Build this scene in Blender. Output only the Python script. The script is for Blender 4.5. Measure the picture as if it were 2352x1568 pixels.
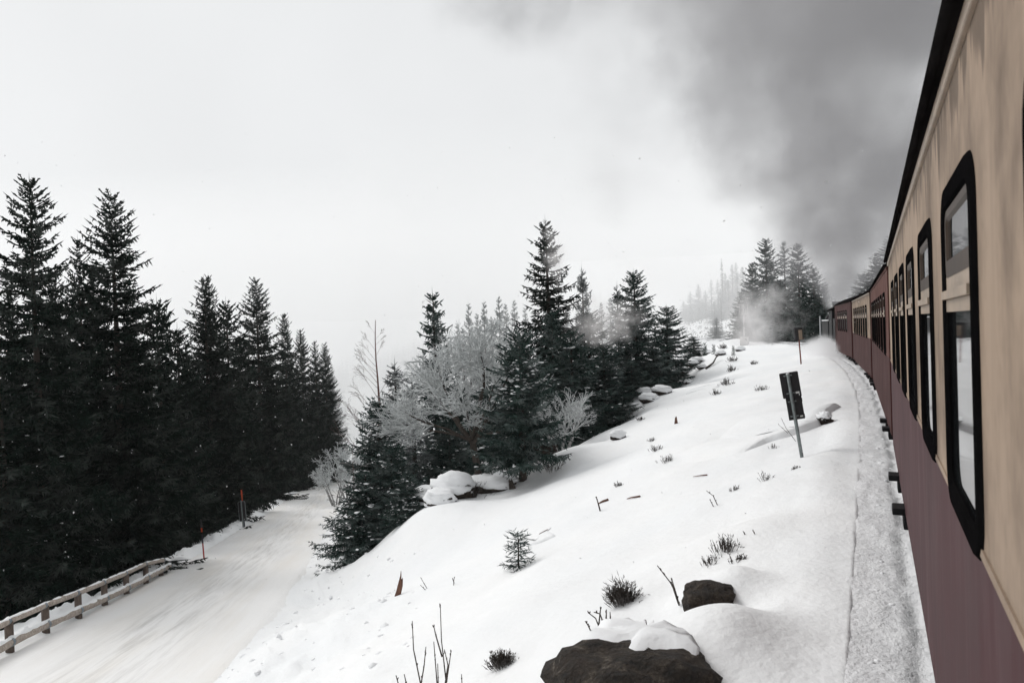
import bpy, bmesh, math, random
import numpy as np
from math import sin, cos, pi, radians, sqrt, exp, atan2
from mathutils import Vector, Matrix

S = bpy.context.scene
for o in list(bpy.data.objects):
    bpy.data.objects.remove(o)
COL = S.collection

# ------------------------------------------------------------------ camera, sky, sun, exposure
YAW, PITCH, ROLL = radians(25.895), radians(-0.85), radians(-2.0)
F = 1700.0 / 2352.0                      # focal length as a fraction of the picture width
CAMROT = Matrix.Rotation(YAW, 3, 'Z') @ Matrix.Rotation(pi / 2 + PITCH, 3, 'X') @ Matrix.Rotation(ROLL, 3, 'Z')
cd = bpy.data.cameras.new('camera')
cam = bpy.data.objects.new('camera', cd)
COL.objects.link(cam)
cam.matrix_world = CAMROT.to_4x4()
cd.sensor_width = 36.0
cd.lens = 36.0 * F
cd.clip_start = 0.05
cd.clip_end = 4000.0
cd.dof.use_dof = True
cd.dof.focus_distance = 26.0
cd.dof.aperture_fstop = 6.3
S.camera = cam

world = bpy.data.worlds.new('World')
S.world = world
world.use_nodes = True
wt = world.node_tree
wt.nodes.clear()
w_out = wt.nodes.new('ShaderNodeOutputWorld')
w_bg = wt.nodes.new('ShaderNodeBackground')
w_sky = wt.nodes.new('ShaderNodeTexSky')
w_sky.sky_type = 'NISHITA'
w_sky.sun_disc = False
w_sky.sun_elevation = radians(42)
w_sky.sun_rotation = radians(-70)
w_hsv = wt.nodes.new('ShaderNodeHueSaturation')
w_hsv.inputs['Saturation'].default_value = 0.12
w_mix = wt.nodes.new('ShaderNodeMix')            # overcast deck over the clear sky
w_mix.data_type = 'RGBA'
w_mix.inputs[0].default_value = 0.86
w_tc = wt.nodes.new('ShaderNodeTexCoord')
w_noise = wt.nodes.new('ShaderNodeTexNoise')
w_noise.inputs['Scale'].default_value = 1.7
w_noise.inputs['Detail'].default_value = 4.0
w_noise.inputs['Roughness'].default_value = 0.45
w_ramp = wt.nodes.new('ShaderNodeMapRange')
w_ramp.inputs['From Min'].default_value = 0.3
w_ramp.inputs['From Max'].default_value = 0.7
w_ramp.inputs['To Min'].default_value = 7.4
w_ramp.inputs['To Max'].default_value = 8.6
w_comb = wt.nodes.new('ShaderNodeMix')
w_comb.data_type = 'RGBA'
w_comb.blend_type = 'MULTIPLY'
w_comb.inputs[0].default_value = 1.0
w_comb.inputs['A'].default_value = (0.985, 1.0, 1.01, 1)
wt.links.new(w_tc.outputs['Generated'], w_noise.inputs['Vector'])
wt.links.new(w_noise.outputs['Fac'], w_ramp.inputs['Value'])
wt.links.new(w_ramp.outputs['Result'], w_comb.inputs['B'])
wt.links.new(w_sky.outputs['Color'], w_hsv.inputs['Color'])
wt.links.new(w_hsv.outputs['Color'], w_mix.inputs['A'])
wt.links.new(w_comb.outputs['Result'], w_mix.inputs['B'])
wt.links.new(w_mix.outputs['Result'], w_bg.inputs['Color'])
w_bg.inputs['Strength'].default_value = 0.10
wt.links.new(w_bg.outputs['Background'], w_out.inputs['Surface'])

sd = bpy.data.lights.new('sun', 'SUN')
sd.energy = 1.5
sd.angle = radians(25)
sd.color = (1.0, 0.975, 0.95)
sun = bpy.data.objects.new('sun', sd)
COL.objects.link(sun)
_sdir = Vector((cos(radians(42)) * sin(radians(-70)), cos(radians(42)) * cos(radians(-70)), sin(radians(42))))
sun.rotation_euler = _sdir.to_track_quat('Z', 'Y').to_euler()

vs = S.view_settings
vs.view_transform = 'Standard'
vs.look = 'None'
vs.gamma = 1.0
vs.use_curve_mapping = False
vs.exposure = 0.09
S.cycles.max_bounces = 12
S.cycles.diffuse_bounces = 3
S.cycles.glossy_bounces = 3
S.cycles.transmission_bounces = 2
S.cycles.transparent_max_bounces = 6
S.cycles.volume_bounces = 8
S.cycles.volume_step_rate = 0.5
S.cycles.volume_max_steps = 96

# ------------------------------------------------------------------ helpers: pixels, noise
CR = np.array(CAMROT)


def ray(px, py):
    """direction for a point of the photograph (2352 wide), depth along it = 1"""
    v = CR @ np.array([(px - 1176.0) / 1700.0, -(py - 784.0) / 1700.0, -1.0])
    return v


def at(px, py, d):
    return ray(px, py) * d


def _hash(ix, iy, seed):
    n = (ix.astype(np.int64) * 374761393 + iy.astype(np.int64) * 668265263 + seed * 974634777) & 0x7fffffff
    n = ((n ^ (n >> 13)) * 1274126177) & 0x7fffffff
    n = n ^ (n >> 16)
    return (n & 0xffff) / 32767.5 - 1.0


def vnoise(x, y, seed=0):
    x = np.asarray(x, float)
    y = np.asarray(y, float)
    ix = np.floor(x)
    iy = np.floor(y)
    fx = x - ix
    fy = y - iy
    fx = fx * fx * fx * (fx * (fx * 6 - 15) + 10)
    fy = fy * fy * fy * (fy * (fy * 6 - 15) + 10)
    a = _hash(ix, iy, seed)
    b = _hash(ix + 1, iy, seed)
    c = _hash(ix, iy + 1, seed)
    d = _hash(ix + 1, iy + 1, seed)
    return (a * (1 - fx) + b * fx) * (1 - fy) + (c * (1 - fx) + d * fx) * fy


def fbm(x, y, seed=0, octv=3):
    s = 0
    a = 1.0
    for k in range(octv):
        s = s + a * vnoise(x * 2 ** k + 17.3 * k, y * 2 ** k - 9.1 * k, seed + k)
        a *= 0.5
    return s


def sstep(v, a, b):
    t = np.clip((np.asarray(v, float) - a) / (b - a), 0, 1)
    return t * t * (3 - 2 * t)


# ------------------------------------------------------------------ railway line
def track_point(s):
    """centre of the railway line at running metre s: x, y, heading (left of +Y)"""
    x, y, h = 1.473, 0.0, 0.0
    if s <= 14:
        return x, s, 0.0
    y = 14.0
    rest = s - 14
    for R, L in ((328.0, 46.0), (120.0, 34.0), (1e7, 1e6)):
        l = min(rest, L)
        n = max(1, int(l / 4))
        for _ in range(n):
            hm = h + 0.5 * l / n / R
            x -= sin(hm) * l / n
            y += cos(hm) * l / n
            h += l / n / R
        rest -= l
        if rest <= 1e-9:
            break
    return x, y, h


TS = np.arange(-30, 180.1, 1.0)
TP = np.array([track_point(s) for s in TS])
RAIL_Z = -2.45
SNOW_Z = -2.40


def poly_dist(x, y, P):
    """signed distance to polyline P (n,2): + to the right of travel; and fractional index"""
    x = np.asarray(x, float)
    y = np.asarray(y, float)
    best = np.full(x.shape, 1e9)
    sd_ = np.zeros(x.shape)
    idx = np.zeros(x.shape)
    for k in range(len(P) - 1):
        ax, ay = P[k]
        dx, dy = P[k + 1] - P[k]
        L2 = dx * dx + dy * dy
        t = np.clip(((x - ax) * dx + (y - ay) * dy) / L2, 0, 1)
        ex = x - ax - t * dx
        ey = y - ay - t * dy
        d2 = ex * ex + ey * ey
        m = d2 < best
        best = np.where(m, d2, best)
        sg = np.where(dy * ex - dx * ey > 0, 1.0, -1.0)
        sd_ = np.where(m, sg, sd_)
        idx = np.where(m, k + t, idx)
    return np.sqrt(best) * sd_, idx


TPC = TP[::3, :2]

# ------------------------------------------------------------------ terrain
# the road: left and right edges read off the photograph on a plane that falls away
ROAD_W = 6.35
_rd = []
for (xl, xr, y, d) in ((-125, 472, 1568, 16.4), (140, 623, 1429, 22.4), (330, 690, 1330, 30.3), (500, 741, 1240, 44.7), (632, 774, 1165, 70.0), (716, 803, 1106, 118.0)):
    _rd.append(at((xl + xr) / 2, y, d))
_rd = np.array(_rd)
_d0 = (_rd[0] - _rd[1]) / np.linalg.norm(_rd[0] - _rd[1])
RP = np.vstack([_rd[0] + _d0 * 22, _rd[0] + _d0 * 10, _rd, _rd[-1] + np.array([-6, 30, -3.0])])
# resample the road smoothly
_t = np.concatenate([[0], np.cumsum(np.linalg.norm(np.diff(RP, axis=0), axis=1))])
_tt = np.arange(0, _t[-1], 2.0)
ROAD = np.stack([np.interp(_tt, _t, RP[:, k]) for k in range(3)], 1)
for _ in range(12):
    ROAD[1:-1] = 0.25 * ROAD[:-2] + 0.5 * ROAD[1:-1] + 0.25 * ROAD[2:]
R2 = ROAD[:, :2]

CP = []
for y in (-14, -6, 2, 9, 15):
    for x, z in ((-0.15, -2.40), (-1.5, -2.62), (-3, -3.1), (-6, -4.25)) + (((-9, -5.7), (-11.5, -6.9)) if y < 0 else ()):
        CP.append((x, y, z))
for px, py, d in ((600, 1560, 13.6), (750, 1560, 11.0), (900, 1560, 9.4), (1050, 1560, 8.2), (760, 1429, 18), (900, 1429, 14.4), (1050, 1429, 11.8), (800, 1350, 25.5), (900, 1340, 21.5), (1000, 1300, 19.5), (980, 1235, 23.3)):
    CP.append(tuple(at(px, py, d)))
for px, py, d in ((1842, 1050, 13.2), (1190, 1305, 13.2), (1500, 1200, 12.5), (1100, 1260, 18), (960, 1192, 25), (1085, 1166, 27), (1200, 1118, 29), (1300, 1037, 36), (1440, 925, 46),
                  (1560, 850, 60), (1612, 816, 75), (1642, 790, 90), (1560, 1000, 23), (1700, 930, 27), (1650, 870, 45), (1750, 850, 45), (1095, 1122, 30.5), (1000, 1150, 30),
                  (1235, 1090, 32), (815, 1308, 31), (860, 1285, 26), (1600, 745, 135), (1660, 728, 150), (1700, 768, 100), (1760, 772, 94), (1840, 770, 90),
                  (1560, 765, 150), (860, 1215, 34), (830, 1000, 200), (840, 900, 320), (850, 850, 480), (1050, 800, 300), (1300, 790, 300), (1500, 760, 300), (600, 850, 480), (300, 850, 480)):
    CP.append(tuple(at(px, py, d)))
# ground that falls out of sight behind the brow
for px, d, z in ((960, 33, -10.6), (1085, 38, -10.5), (1200, 42, -10), (1300, 50, -9.4), (1440, 60, -8.4), (1560, 80, -8.5), (1000, 60, -16), (1200, 75, -15), (1400, 95, -13), (1100, 110, -19)):
    v = ray(px, 760) * d
    CP.append((v[0], v[1], z))
for s in range(0, 140, 10):
    x, y, h = track_point(s)
    CP.append((x - 1.7 * cos(h), y - 1.7 * sin(h), SNOW_Z - 0.01))
for k in range(0, len(ROAD), 4):
    x, y, z = ROAD[k]
    t = ROAD[min(k + 1, len(ROAD) - 1)] - ROAD[max(k - 1, 0)]
    t = t / np.linalg.norm(t[:2])
    rgt = np.array([t[1], -t[0]])
    CP.append((x, y, z))
    CP.append((x + rgt[0] * 3.6, y + rgt[1] * 3.6, z + 0.15))
    CP.append((x - rgt[0] * 4.2, y - rgt[1] * 4.2, z + 0.15))
    CP.append((x - rgt[0] * 9, y - rgt[1] * 9, z - 2.0))
    if k % 8 == 0:
        CP.append((x - rgt[0] * 28, y - rgt[1] * 28, z - 4.5))
        CP.append((x - rgt[0] * 70, y - rgt[1] * 70, z - 9))
for a in np.arange(0, 2 * pi, pi / 8):
    CP.append((650 * cos(a), 650 * sin(a), 12.0 if cos(a) < 0.3 else 40.0))
CP = np.array(CP)
_c2 = 2.0 ** 2
_D = np.sqrt(((CP[:, None, :2] - CP[None, :, :2]) ** 2).sum(-1) + _c2)
_A = np.block([[-_D + np.eye(len(CP)) * 0.08, np.ones((len(CP), 1))], [np.ones((1, len(CP))), np.zeros((1, 1))]])
_W = np.linalg.solve(_A, np.append(CP[:, 2], 0))

MOUNDS = []          # snow drifts: x, y, radius, height


def height(x, y, fine=True):
    x = np.asarray(x, float)
    y = np.asarray(y, float)
    sh = x.shape
    xf = x.ravel()
    yf = y.ravel()
    z = np.empty(len(xf))
    for i in range(0, len(xf), 20000):
        xx = xf[i:i + 20000]
        yy = yf[i:i + 20000]
        D = np.sqrt((xx[:, None] - CP[:, 0]) ** 2 + (yy[:, None] - CP[:, 1]) ** 2 + _c2)
        z[i:i + 20000] = -(D @ _W[:-1]) + _W[-1]
    lat, _ = poly_dist(xf, yf, TPC)
    dr, ir = poly_dist(xf, yf, R2)
    r = np.hypot(xf, yf)
    nf = sstep(np.abs(dr), 2.5, 6.0) * sstep(-lat, 1.6, 4.0)
    z = z + nf * (0.16 * vnoise(xf / 6.5, yf / 6.5, 3) + 0.13 * vnoise(xf / 2.6, yf / 2.6, 5) + 0.045 * vnoise(xf / 0.9, yf / 0.9, 7) + 0.06 * np.maximum(0, vnoise(xf / 1.4, yf / 1.4, 8) - 0.45))
    # rougher ploughed snow between the road and the bank
    rough = sstep(np.abs(dr), 2.6, 3.3) * (1 - sstep(np.abs(dr), 4.5, 8.5))
    z = z + rough * (0.10 * vnoise(xf / 0.6, yf / 0.6, 11) + 0.09 * np.maximum(0, vnoise(xf / 0.28, yf / 0.28, 12) - 0.25) * 2)
    for (mx, my, mr, mh) in MOUNDS:
        q = ((xf - mx) ** 2 + (yf - my) ** 2) / (mr * mr)
        z = z + mh * np.exp(-q * q * 0.7 - q * 0.5)
    # cut for the railway line
    w = sstep(lat, -2.6, -1.8) * (lat < 2)
    z = z * (1 - w) + (SNOW_Z - 0.035 + 0.008 * vnoise(xf / 1.5, yf / 1.5, 23)) * w
    w = sstep(lat, -1.69, -1.60)
    z = z * (1 - w) + (SNOW_Z - 0.22) * w
    up = sstep(lat, 2.4, 14.0)
    z = z + up * (2.5 + np.maximum(0, lat - 2.4) * 0.12 + 0.5 * vnoise(xf / 5, yf / 5, 21)) * (lat > 0)
    # road bed
    rz = np.interp(ir, np.arange(len(ROAD)), ROAD[:, 2])
    w = (1 - sstep(np.abs(dr), ROAD_W / 2 - 0.25, ROAD_W / 2 + 1.2)) * (ir < len(ROAD) - 1.01)
    z = z * (1 - w) + (rz - 0.05) * w
    bk = np.exp(-((dr + ROAD_W / 2 + 0.75) / 0.5) ** 2) * (ir < len(ROAD) - 1.01)
    z = z + bk * (0.16 + 0.10 * vnoise(xf / 0.8, yf / 0.8, 15) + 0.07 * vnoise(xf / 0.25, yf / 0.25, 16))
    return z.reshape(sh)


def hz(x, y):
    return float(height(np.array([x]), np.array([y]))[0])


def ground_at(px, py, dmin=1.5, dmax=420.0):
    v = ray(px, py)
    d = np.geomspace(dmin, dmax, 700)
    z = height(v[0] * d, v[1] * d)
    below = np.nonzero(v[2] * d < z)[0]
    if len(below) == 0:
        i = len(d) - 1
        return np.array([v[0] * d[i], v[1] * d[i], z[i]]), d[i]
    i = max(1, below[0])
    lo, hi = d[i - 1], d[i]
    dd = np.linspace(lo, hi, 60)
    zz = height(v[0] * dd, v[1] * dd)
    j = np.nonzero(v[2] * dd < zz)[0]
    dj = dd[j[0]] if len(j) else hi
    return np.array([v[0] * dj, v[1] * dj, v[2] * dj]), dj


def mound(px, py, d, r, h):
    v = at(px, py, d)
    MOUNDS.append((v[0], v[1], r, h))


mound(1000, 1190, 26.5, 1.6, 0.25)
mound(1060, 1110, 31.5, 1.3, 0.35)
mound(1210, 1095, 33, 1.3, 0.45)
mound(1270, 1105, 30, 2.0, 0.55)
mound(1340, 1010, 40, 2.0, 0.5)
mound(1470, 920, 46, 1.6, 0.4)
mound(1500, 895, 50, 1.5, 0.45)
mound(1580, 825, 66, 2.0, 0.7)
mound(1640, 1290, 9.6, 1.0, 0.14)
for _q in ((1875, 1378, 6.45), (1905, 1368, 6.5), (1940, 1356, 6.55), (1972, 1342, 6.65), (1840, 1392, 6.4)):
    mound(*_q, 0.13, -0.055)

FW = np.array([-sin(YAW), cos(YAW), 0.0])
RT = np.array([cos(YAW), sin(YAW), 0.0])
ROCK_P = ground_at(1450, 1650)[0]
ROCK_M = ground_at(1628, 1400)[0]
for base_, f_, r_, rr_, h_ in ((ROCK_P, 0.80, 0.34, 0.85, 0.30), (ROCK_P, 0.45, 1.00, 0.75, 0.19), (ROCK_P, 0.75, -0.35, 0.45, 0.12), (ROCK_M, 0.38, 0.14, 0.42, 0.17), (ROCK_M, 0.15, 0.42, 0.34, 0.10)):
    q_ = base_ + FW * f_ + RT * r_
    MOUNDS.append((q_[0], q_[1], rr_, h_))

# ------------------------------------------------------------------ materials
MATS = {}


def new_mat(name):
    m = bpy.data.materials.new(name)
    m.use_nodes = True
    MATS[name] = m
    nt = m.node_tree
    return m, nt, nt.nodes['Principled BSDF']


def N(nt, kind, **kw):
    n = nt.nodes.new(kind)
    for k, v in kw.items():
        if k in n.inputs.keys():
            n.inputs[k].default_value = v
        else:
            setattr(n, k, v)
    return n


def ramp(nt, src, stops):
    r = nt.nodes.new('ShaderNodeValToRGB')
    el = r.color_ramp.elements
    while len(el) < len(stops):
        el.new(0.5)
    for e, (p, c) in zip(el, stops):
        e.position = p
        e.color = (c[0], c[1], c[2], 1)
    nt.links.new(src, r.inputs['Fac'])
    return r.outputs['Color']


def mixc(nt, fac, a, b, mode='MIX'):
    m = nt.nodes.new('ShaderNodeMix')
    m.data_type = 'RGBA'
    m.blend_type = mode
    for sock, v in ((m.inputs[0], fac), (m.inputs['A'], a), (m.inputs['B'], b)):
        if hasattr(v, 'is_output'):
            nt.links.new(v, sock)
        elif isinstance(v, (int, float)):
            sock.default_value = v
        else:
            sock.default_value = (v[0], v[1], v[2], 1)
    return m.outputs['Result']


def coords(nt, scale=(1, 1, 1), kind='Object'):
    tc = nt.nodes.new('ShaderNodeTexCoord')
    mp = nt.nodes.new('ShaderNodeMapping')
    mp.inputs['Scale'].default_value = scale
    nt.links.new(tc.outputs[kind], mp.inputs['Vector'])
    return mp.outputs['Vector']


def noise(nt, vec, scale, detail=4, rough=0.55):
    n = nt.nodes.new('ShaderNodeTexNoise')
    n.inputs['Scale'].default_value = scale
    n.inputs['Detail'].default_value = detail
    n.inputs['Roughness'].default_value = rough
    nt.links.new(vec, n.inputs['Vector'])
    return n.outputs['Fac']


def bump(nt, bsdf, h, strength, dist):
    b = nt.nodes.new('ShaderNodeBump')
    b.inputs['Strength'].default_value = strength
    b.inputs['Distance'].default_value = dist
    nt.links.new(h, b.inputs['Height'])
    nt.links.new(b.outputs['Normal'], bsdf.inputs['Normal'])
    return b


def addn(nt, a, b, op='ADD'):
    m = nt.nodes.new('ShaderNodeMath')
    m.operation = op
    for i, v in enumerate((a, b)):
        if hasattr(v, 'is_output'):
            nt.links.new(v, m.inputs[i])
        else:
            m.inputs[i].default_value = v
    return m.outputs[0]


def plain(name, col, rough=0.6, metal=0.0, var=0.25, scale=6.0, bmp=0.0, stretch=(1, 1, 1), spec=0.5):
    m, nt, b = new_mat(name)
    v = coords(nt, stretch)
    n = noise(nt, v, scale)
    c = ramp(nt, n, [(0.3, [x * (1 - var) for x in col]), (0.7, [min(1, x * (1 + var)) for x in col])])
    nt.links.new(c, b.inputs['Base Color'])
    b.inputs['Roughness'].default_value = rough
    b.inputs['Metallic'].default_value = metal
    b.inputs['Specular IOR Level'].default_value = spec
    if bmp:
        bump(nt, b, noise(nt, v, scale * 4), bmp, 0.02)
    return m


# snow
m, nt, b = new_mat('snow')
v = coords(nt)
big = noise(nt, v, 0.35, 3)
c = ramp(nt, big, [(0.3, (0.85, 0.865, 0.875)), (0.7, (0.90, 0.905, 0.905))])
fl = noise(nt, v, 9.0, 5, 0.65)
c = mixc(nt, ramp(nt, fl, [(0.70, (0, 0, 0)), (0.80, (0.22, 0.22, 0.22))]), c, (0.62, 0.61, 0.60))
nt.links.new(c, b.inputs['Base Color'])
b.inputs['Roughness'].default_value = 0.75
b.inputs['Specular IOR Level'].default_value = 0.25
bump(nt, b, addn(nt, noise(nt, v, 1.6, 4, 0.5), addn(nt, noise(nt, v, 14.0, 4), 0.20, 'MULTIPLY')), 0.55, 0.10)

# ploughed road snow with polished, sand-stained wheel tracks
m, nt, b = new_mat('road_snow')
v = coords(nt, (1.3, 0.07, 1), 'UV')
vx = coords(nt, (1, 1, 1), 'UV')
st = noise(nt, v, 3.2, 6, 0.7)
sep = nt.nodes.new('ShaderNodeSeparateXYZ')
nt.links.new(vx, sep.inputs[0])
across = addn(nt, addn(nt, sep.outputs['X'], 3.65, 'SUBTRACT'), 0.0)
mid = N(nt, 'ShaderNodeMath', operation='ABSOLUTE')
nt.links.new(across, mid.inputs[0])
mr = N(nt, 'ShaderNodeMapRange')
mr.inputs['From Min'].default_value = 2.0
mr.inputs['From Max'].default_value = 0.4
nt.links.new(mid.outputs[0], mr.inputs['Value'])
patch = noise(nt, coords(nt, (0.5, 0.09, 1), 'UV'), 1.2, 3)
k1 = addn(nt, mr.outputs[0], patch, 'MULTIPLY')
stain = addn(nt, ramp(nt, st, [(0.44, (0, 0, 0)), (0.66, (1, 1, 1))]), k1, 'MULTIPLY')
c = mixc(nt, addn(nt, stain, 1.25, 'MULTIPLY'), (0.885, 0.88, 0.87), (0.46, 0.445, 0.425))
c = mixc(nt, ramp(nt, noise(nt, coords(nt, (0.4, 0.05, 1), 'UV'), 1.6, 4), [(0.45, (0, 0, 0)), (0.7, (0.5, 0.5, 0.5))]), c, (0.78, 0.735, 0.67))
nt.links.new(c, b.inputs['Base Color'])
b.inputs['Roughness'].default_value = 0.6
b.inputs['Specular IOR Level'].default_value = 0.25
bump(nt, b, addn(nt, st, addn(nt, noise(nt, vx, 5.0, 5), 0.35, 'MULTIPLY')), 0.45, 0.05)

# trodden, ash-dusted snow beside the train
m, nt, b = new_mat('trodden_snow')
v = coords(nt)
n1 = noise(nt, v, 3.5, 6, 0.7)
c = ramp(nt, n1, [(0.30, (0.70, 0.70, 0.71)), (0.5, (0.80, 0.805, 0.815)), (0.7, (0.86, 0.865, 0.87))])
sp = noise(nt, v, 34.0, 3, 0.6)
c = mixc(nt, ramp(nt, sp, [(0.64, (0, 0, 0)), (0.76, (0.4, 0.4, 0.4))]), c, (0.30, 0.29, 0.29))
nt.links.new(c, b.inputs['Base Color'])
b.inputs['Roughness'].default_value = 0.8
bump(nt, b, addn(nt, n1, addn(nt, noise(nt, v, 18.0, 5), 0.4, 'MULTIPLY')), 0.9, 0.06)

plain('snow_cap', (0.87, 0.88, 0.89), 0.75, var=0.04, scale=3, bmp=0.5, spec=0.25)
plain('bark', (0.045, 0.035, 0.028), 0.9, var=0.5, scale=5, bmp=0.6, stretch=(3, 3, 0.6))
plain('bark_frosted', (0.30, 0.295, 0.29), 0.9, var=0.55, scale=3, bmp=0.4)
plain('birch_bark', (0.17, 0.085, 0.07), 0.85, var=0.6, scale=4, stretch=(1, 1, 3), bmp=0.3)
plain('twig', (0.05, 0.038, 0.032), 0.9, var=0.4, scale=9)
plain('rail_wood', (0.36, 0.31, 0.27), 0.85, var=0.35, scale=4, bmp=0.4, stretch=(3, 3, 3))
plain('post_wood', (0.105, 0.080, 0.066), 0.9, var=0.4, scale=5, bmp=0.5, stretch=(4, 4, 0.7))
plain('band_steel', (0.20, 0.235, 0.26), 0.45, 0.6, var=0.2)
plain('sign_back', (0.020, 0.019, 0.021), 0.55, 0.0, var=0.35, scale=5)
plain('galvanised', (0.20, 0.225, 0.225), 0.55, 0.5, var=0.25, scale=12)
plain('orange_paint', (0.55, 0.07, 0.012), 0.6, var=0.15)
plain('red_paint', (0.42, 0.035, 0.025), 0.6, var=0.15)
plain('dark_band', (0.02, 0.018, 0.035), 0.6, var=0.2)
plain('rusty_red', (0.20, 0.065, 0.05), 0.75, var=0.35)
plain('white_label', (0.70, 0.70, 0.68), 0.6, var=0.05)
plain('concrete', (0.36, 0.35, 0.34), 0.9, var=0.15, bmp=0.3)
plain('rubber', (0.005, 0.0048, 0.005), 0.8, var=0.3, scale=3, spec=0.0)
plain('black_iron', (0.010, 0.010, 0.011), 0.55, 0.0, var=0.4, scale=4, bmp=0.1, spec=0.12)
plain('roof_tar', (0.009, 0.008, 0.008), 0.75, var=0.35, scale=3, bmp=0.3, spec=0.0)
plain('sash', (0.30, 0.23, 0.17), 0.45, var=0.2)
plain('sash_dark', (0.045, 0.031, 0.022), 0.5, var=0.3, spec=0.15)
plain('end_red', (0.055, 0.010, 0.009), 0.6, var=0.35, scale=2, stretch=(1, 1, 0.3))
plain('grey_steel', (0.20, 0.21, 0.22), 0.5, 0.3, var=0.3, scale=3)
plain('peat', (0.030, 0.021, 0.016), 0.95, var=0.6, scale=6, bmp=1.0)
plain('broken_wood', (0.13, 0.062, 0.04), 0.85, var=0.5, scale=6, bmp=0.5, stretch=(4, 4, 0.6))


def paint(name, col, dirt, amount, rough, drips=False):
    m, nt, b = new_mat(name)
    s1 = noise(nt, coords(nt, (1, 1.7, 0.14)), 3.4, 5, 0.62)
    v2 = coords(nt, (1, 1, 0.8))
    s2 = noise(nt, v2, 1.5, 5, 0.62)
    s3 = noise(nt, coords(nt, (1, 5.0, 0.35)), 2.2, 3, 0.5)
    c = mixc(nt, ramp(nt, s1, [(0.47, (0, 0, 0)), (0.74, ((0.5 if drips else 1.0) * amount,) * 3)]), col, dirt)
    c = mixc(nt, ramp(nt, s2, [(0.44, (0, 0, 0)), (0.62, (0.75 * amount,) * 3)]), c, [x * 0.72 for x in dirt])
    if drips:                      # soot running down from under the gutter
        tc = nt.nodes.new('ShaderNodeTexCoord')
        sp_ = nt.nodes.new('ShaderNodeSeparateXYZ')
        nt.links.new(tc.outputs['Object'], sp_.inputs[0])
        low = addn(nt, addn(nt, s3, 0.85, 'MULTIPLY'), 0.24, 'SUBTRACT')
        dd = addn(nt, addn(nt, sp_.outputs['Z'], 3.345, 'SUBTRACT'), low, 'ADD')
        c = mixc(nt, ramp(nt, dd, [(0.0, (0, 0, 0)), (0.06, (0.7, 0.7, 0.7))]), c, [x * 0.6 for x in dirt])
    nt.links.new(c, b.inputs['Base Color'])
    rr = N(nt, 'ShaderNodeMapRange')
    rr.inputs['To Min'].default_value = rough - 0.08
    rr.inputs['To Max'].default_value = rough + 0.2
    nt.links.new(s2, rr.inputs['Value'])
    nt.links.new(rr.outputs[0], b.inputs['Roughness'])
    b.inputs['Specular IOR Level'].default_value = 0.03
    bump(nt, b, addn(nt, s1, s2), 0.10, 0.02)
    return m


paint('cream_paint', (0.335, 0.255, 0.192), (0.145, 0.110, 0.086), 0.9, 0.5, True)
paint('tan_paint', (0.12, 0.052, 0.042), (0.075, 0.036, 0.03), 0.8, 0.5)
paint('maroon_paint', (0.070, 0.032, 0.035), (0.110, 0.073, 0.076), 0.8, 0.5)
paint('red_brown_paint', (0.056, 0.018, 0.017), (0.070, 0.038, 0.035), 0.75, 0.5)

# window glass: dark inside, mirror-like at a glancing view
m, nt, b = new_mat('glass_dark')
nn = noise(nt, coords(nt), 1.2, 2)
c = ramp(nt, nn, [(0.3, (0.006, 0.007, 0.008)), (0.7, (0.014, 0.016, 0.017))])
nt.links.new(c, b.inputs['Base Color'])
b.inputs['Roughness'].default_value = 0.03
b.inputs['IOR'].default_value = 1.55


def foliage(name, lo, hi, frost, famt):
    m, nt, b = new_mat(name)
    g = nt.nodes.new('ShaderNodeNewGeometry')
    c = ramp(nt, g.outputs['Random Per Island'], [(0.0, lo), (0.65, [0.5 * (a + d) for a, d in zip(lo, hi)]), (1.0, hi)])
    n2 = noise(nt, coords(nt), 1.25, 4, 0.6)
    fr = ramp(nt, n2, [(0.46, (famt * 0.02,) * 3), (0.66, (famt,) * 3)])
    c = mixc(nt, fr, c, frost)
    nt.links.new(c, b.inputs['Base Color'])
    b.inputs['Roughness'].default_value = 0.9
    b.inputs['Specular IOR Level'].default_value = 0.0
    return m


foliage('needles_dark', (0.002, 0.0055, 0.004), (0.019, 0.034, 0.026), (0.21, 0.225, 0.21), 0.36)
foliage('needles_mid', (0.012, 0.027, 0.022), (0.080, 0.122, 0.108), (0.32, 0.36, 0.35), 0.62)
foliage('needles_frost', (0.10, 0.12, 0.12), (0.24, 0.26, 0.26), (0.50, 0.51, 0.51), 0.5)
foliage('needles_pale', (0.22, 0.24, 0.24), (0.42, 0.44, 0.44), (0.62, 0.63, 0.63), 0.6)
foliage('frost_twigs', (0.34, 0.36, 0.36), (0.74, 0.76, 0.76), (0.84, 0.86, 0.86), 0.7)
foliage('brush_twigs', (0.09, 0.085, 0.083), (0.26, 0.25, 0.245), (0.45, 0.45, 0.45), 0.35)
foliage('birch_twigs', (0.10, 0.06, 0.055), (0.22, 0.16, 0.15), (0.5, 0.5, 0.5), 0.2)
foliage('heather', (0.045, 0.036, 0.030), (0.12, 0.105, 0.095), (0.55, 0.55, 0.55), 0.28)

# rock
m, nt, b = new_mat('rock')
v = coords(nt)
n1 = noise(nt, v, 8.0, 8, 0.75)
n2 = noise(nt, v, 2.2, 5, 0.65)
c = ramp(nt, n1, [(0.36, (0.007, 0.0055, 0.004)), (0.52, (0.034, 0.024, 0.016)), (0.60, (0.085, 0.066, 0.047)), (0.68, (0.24, 0.215, 0.18))])
c = mixc(nt, ramp(nt, n2, [(0.45, (0, 0, 0)), (0.65, (0.7, 0.7, 0.7))]), c, (0.042, 0.026, 0.016))
nt.links.new(c, b.inputs['Base Color'])
b.inputs['Roughness'].default_value = 0.85
bump(nt, b, addn(nt, n1, noise(nt, v, 26.0, 4)), 1.0, 0.09)


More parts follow.
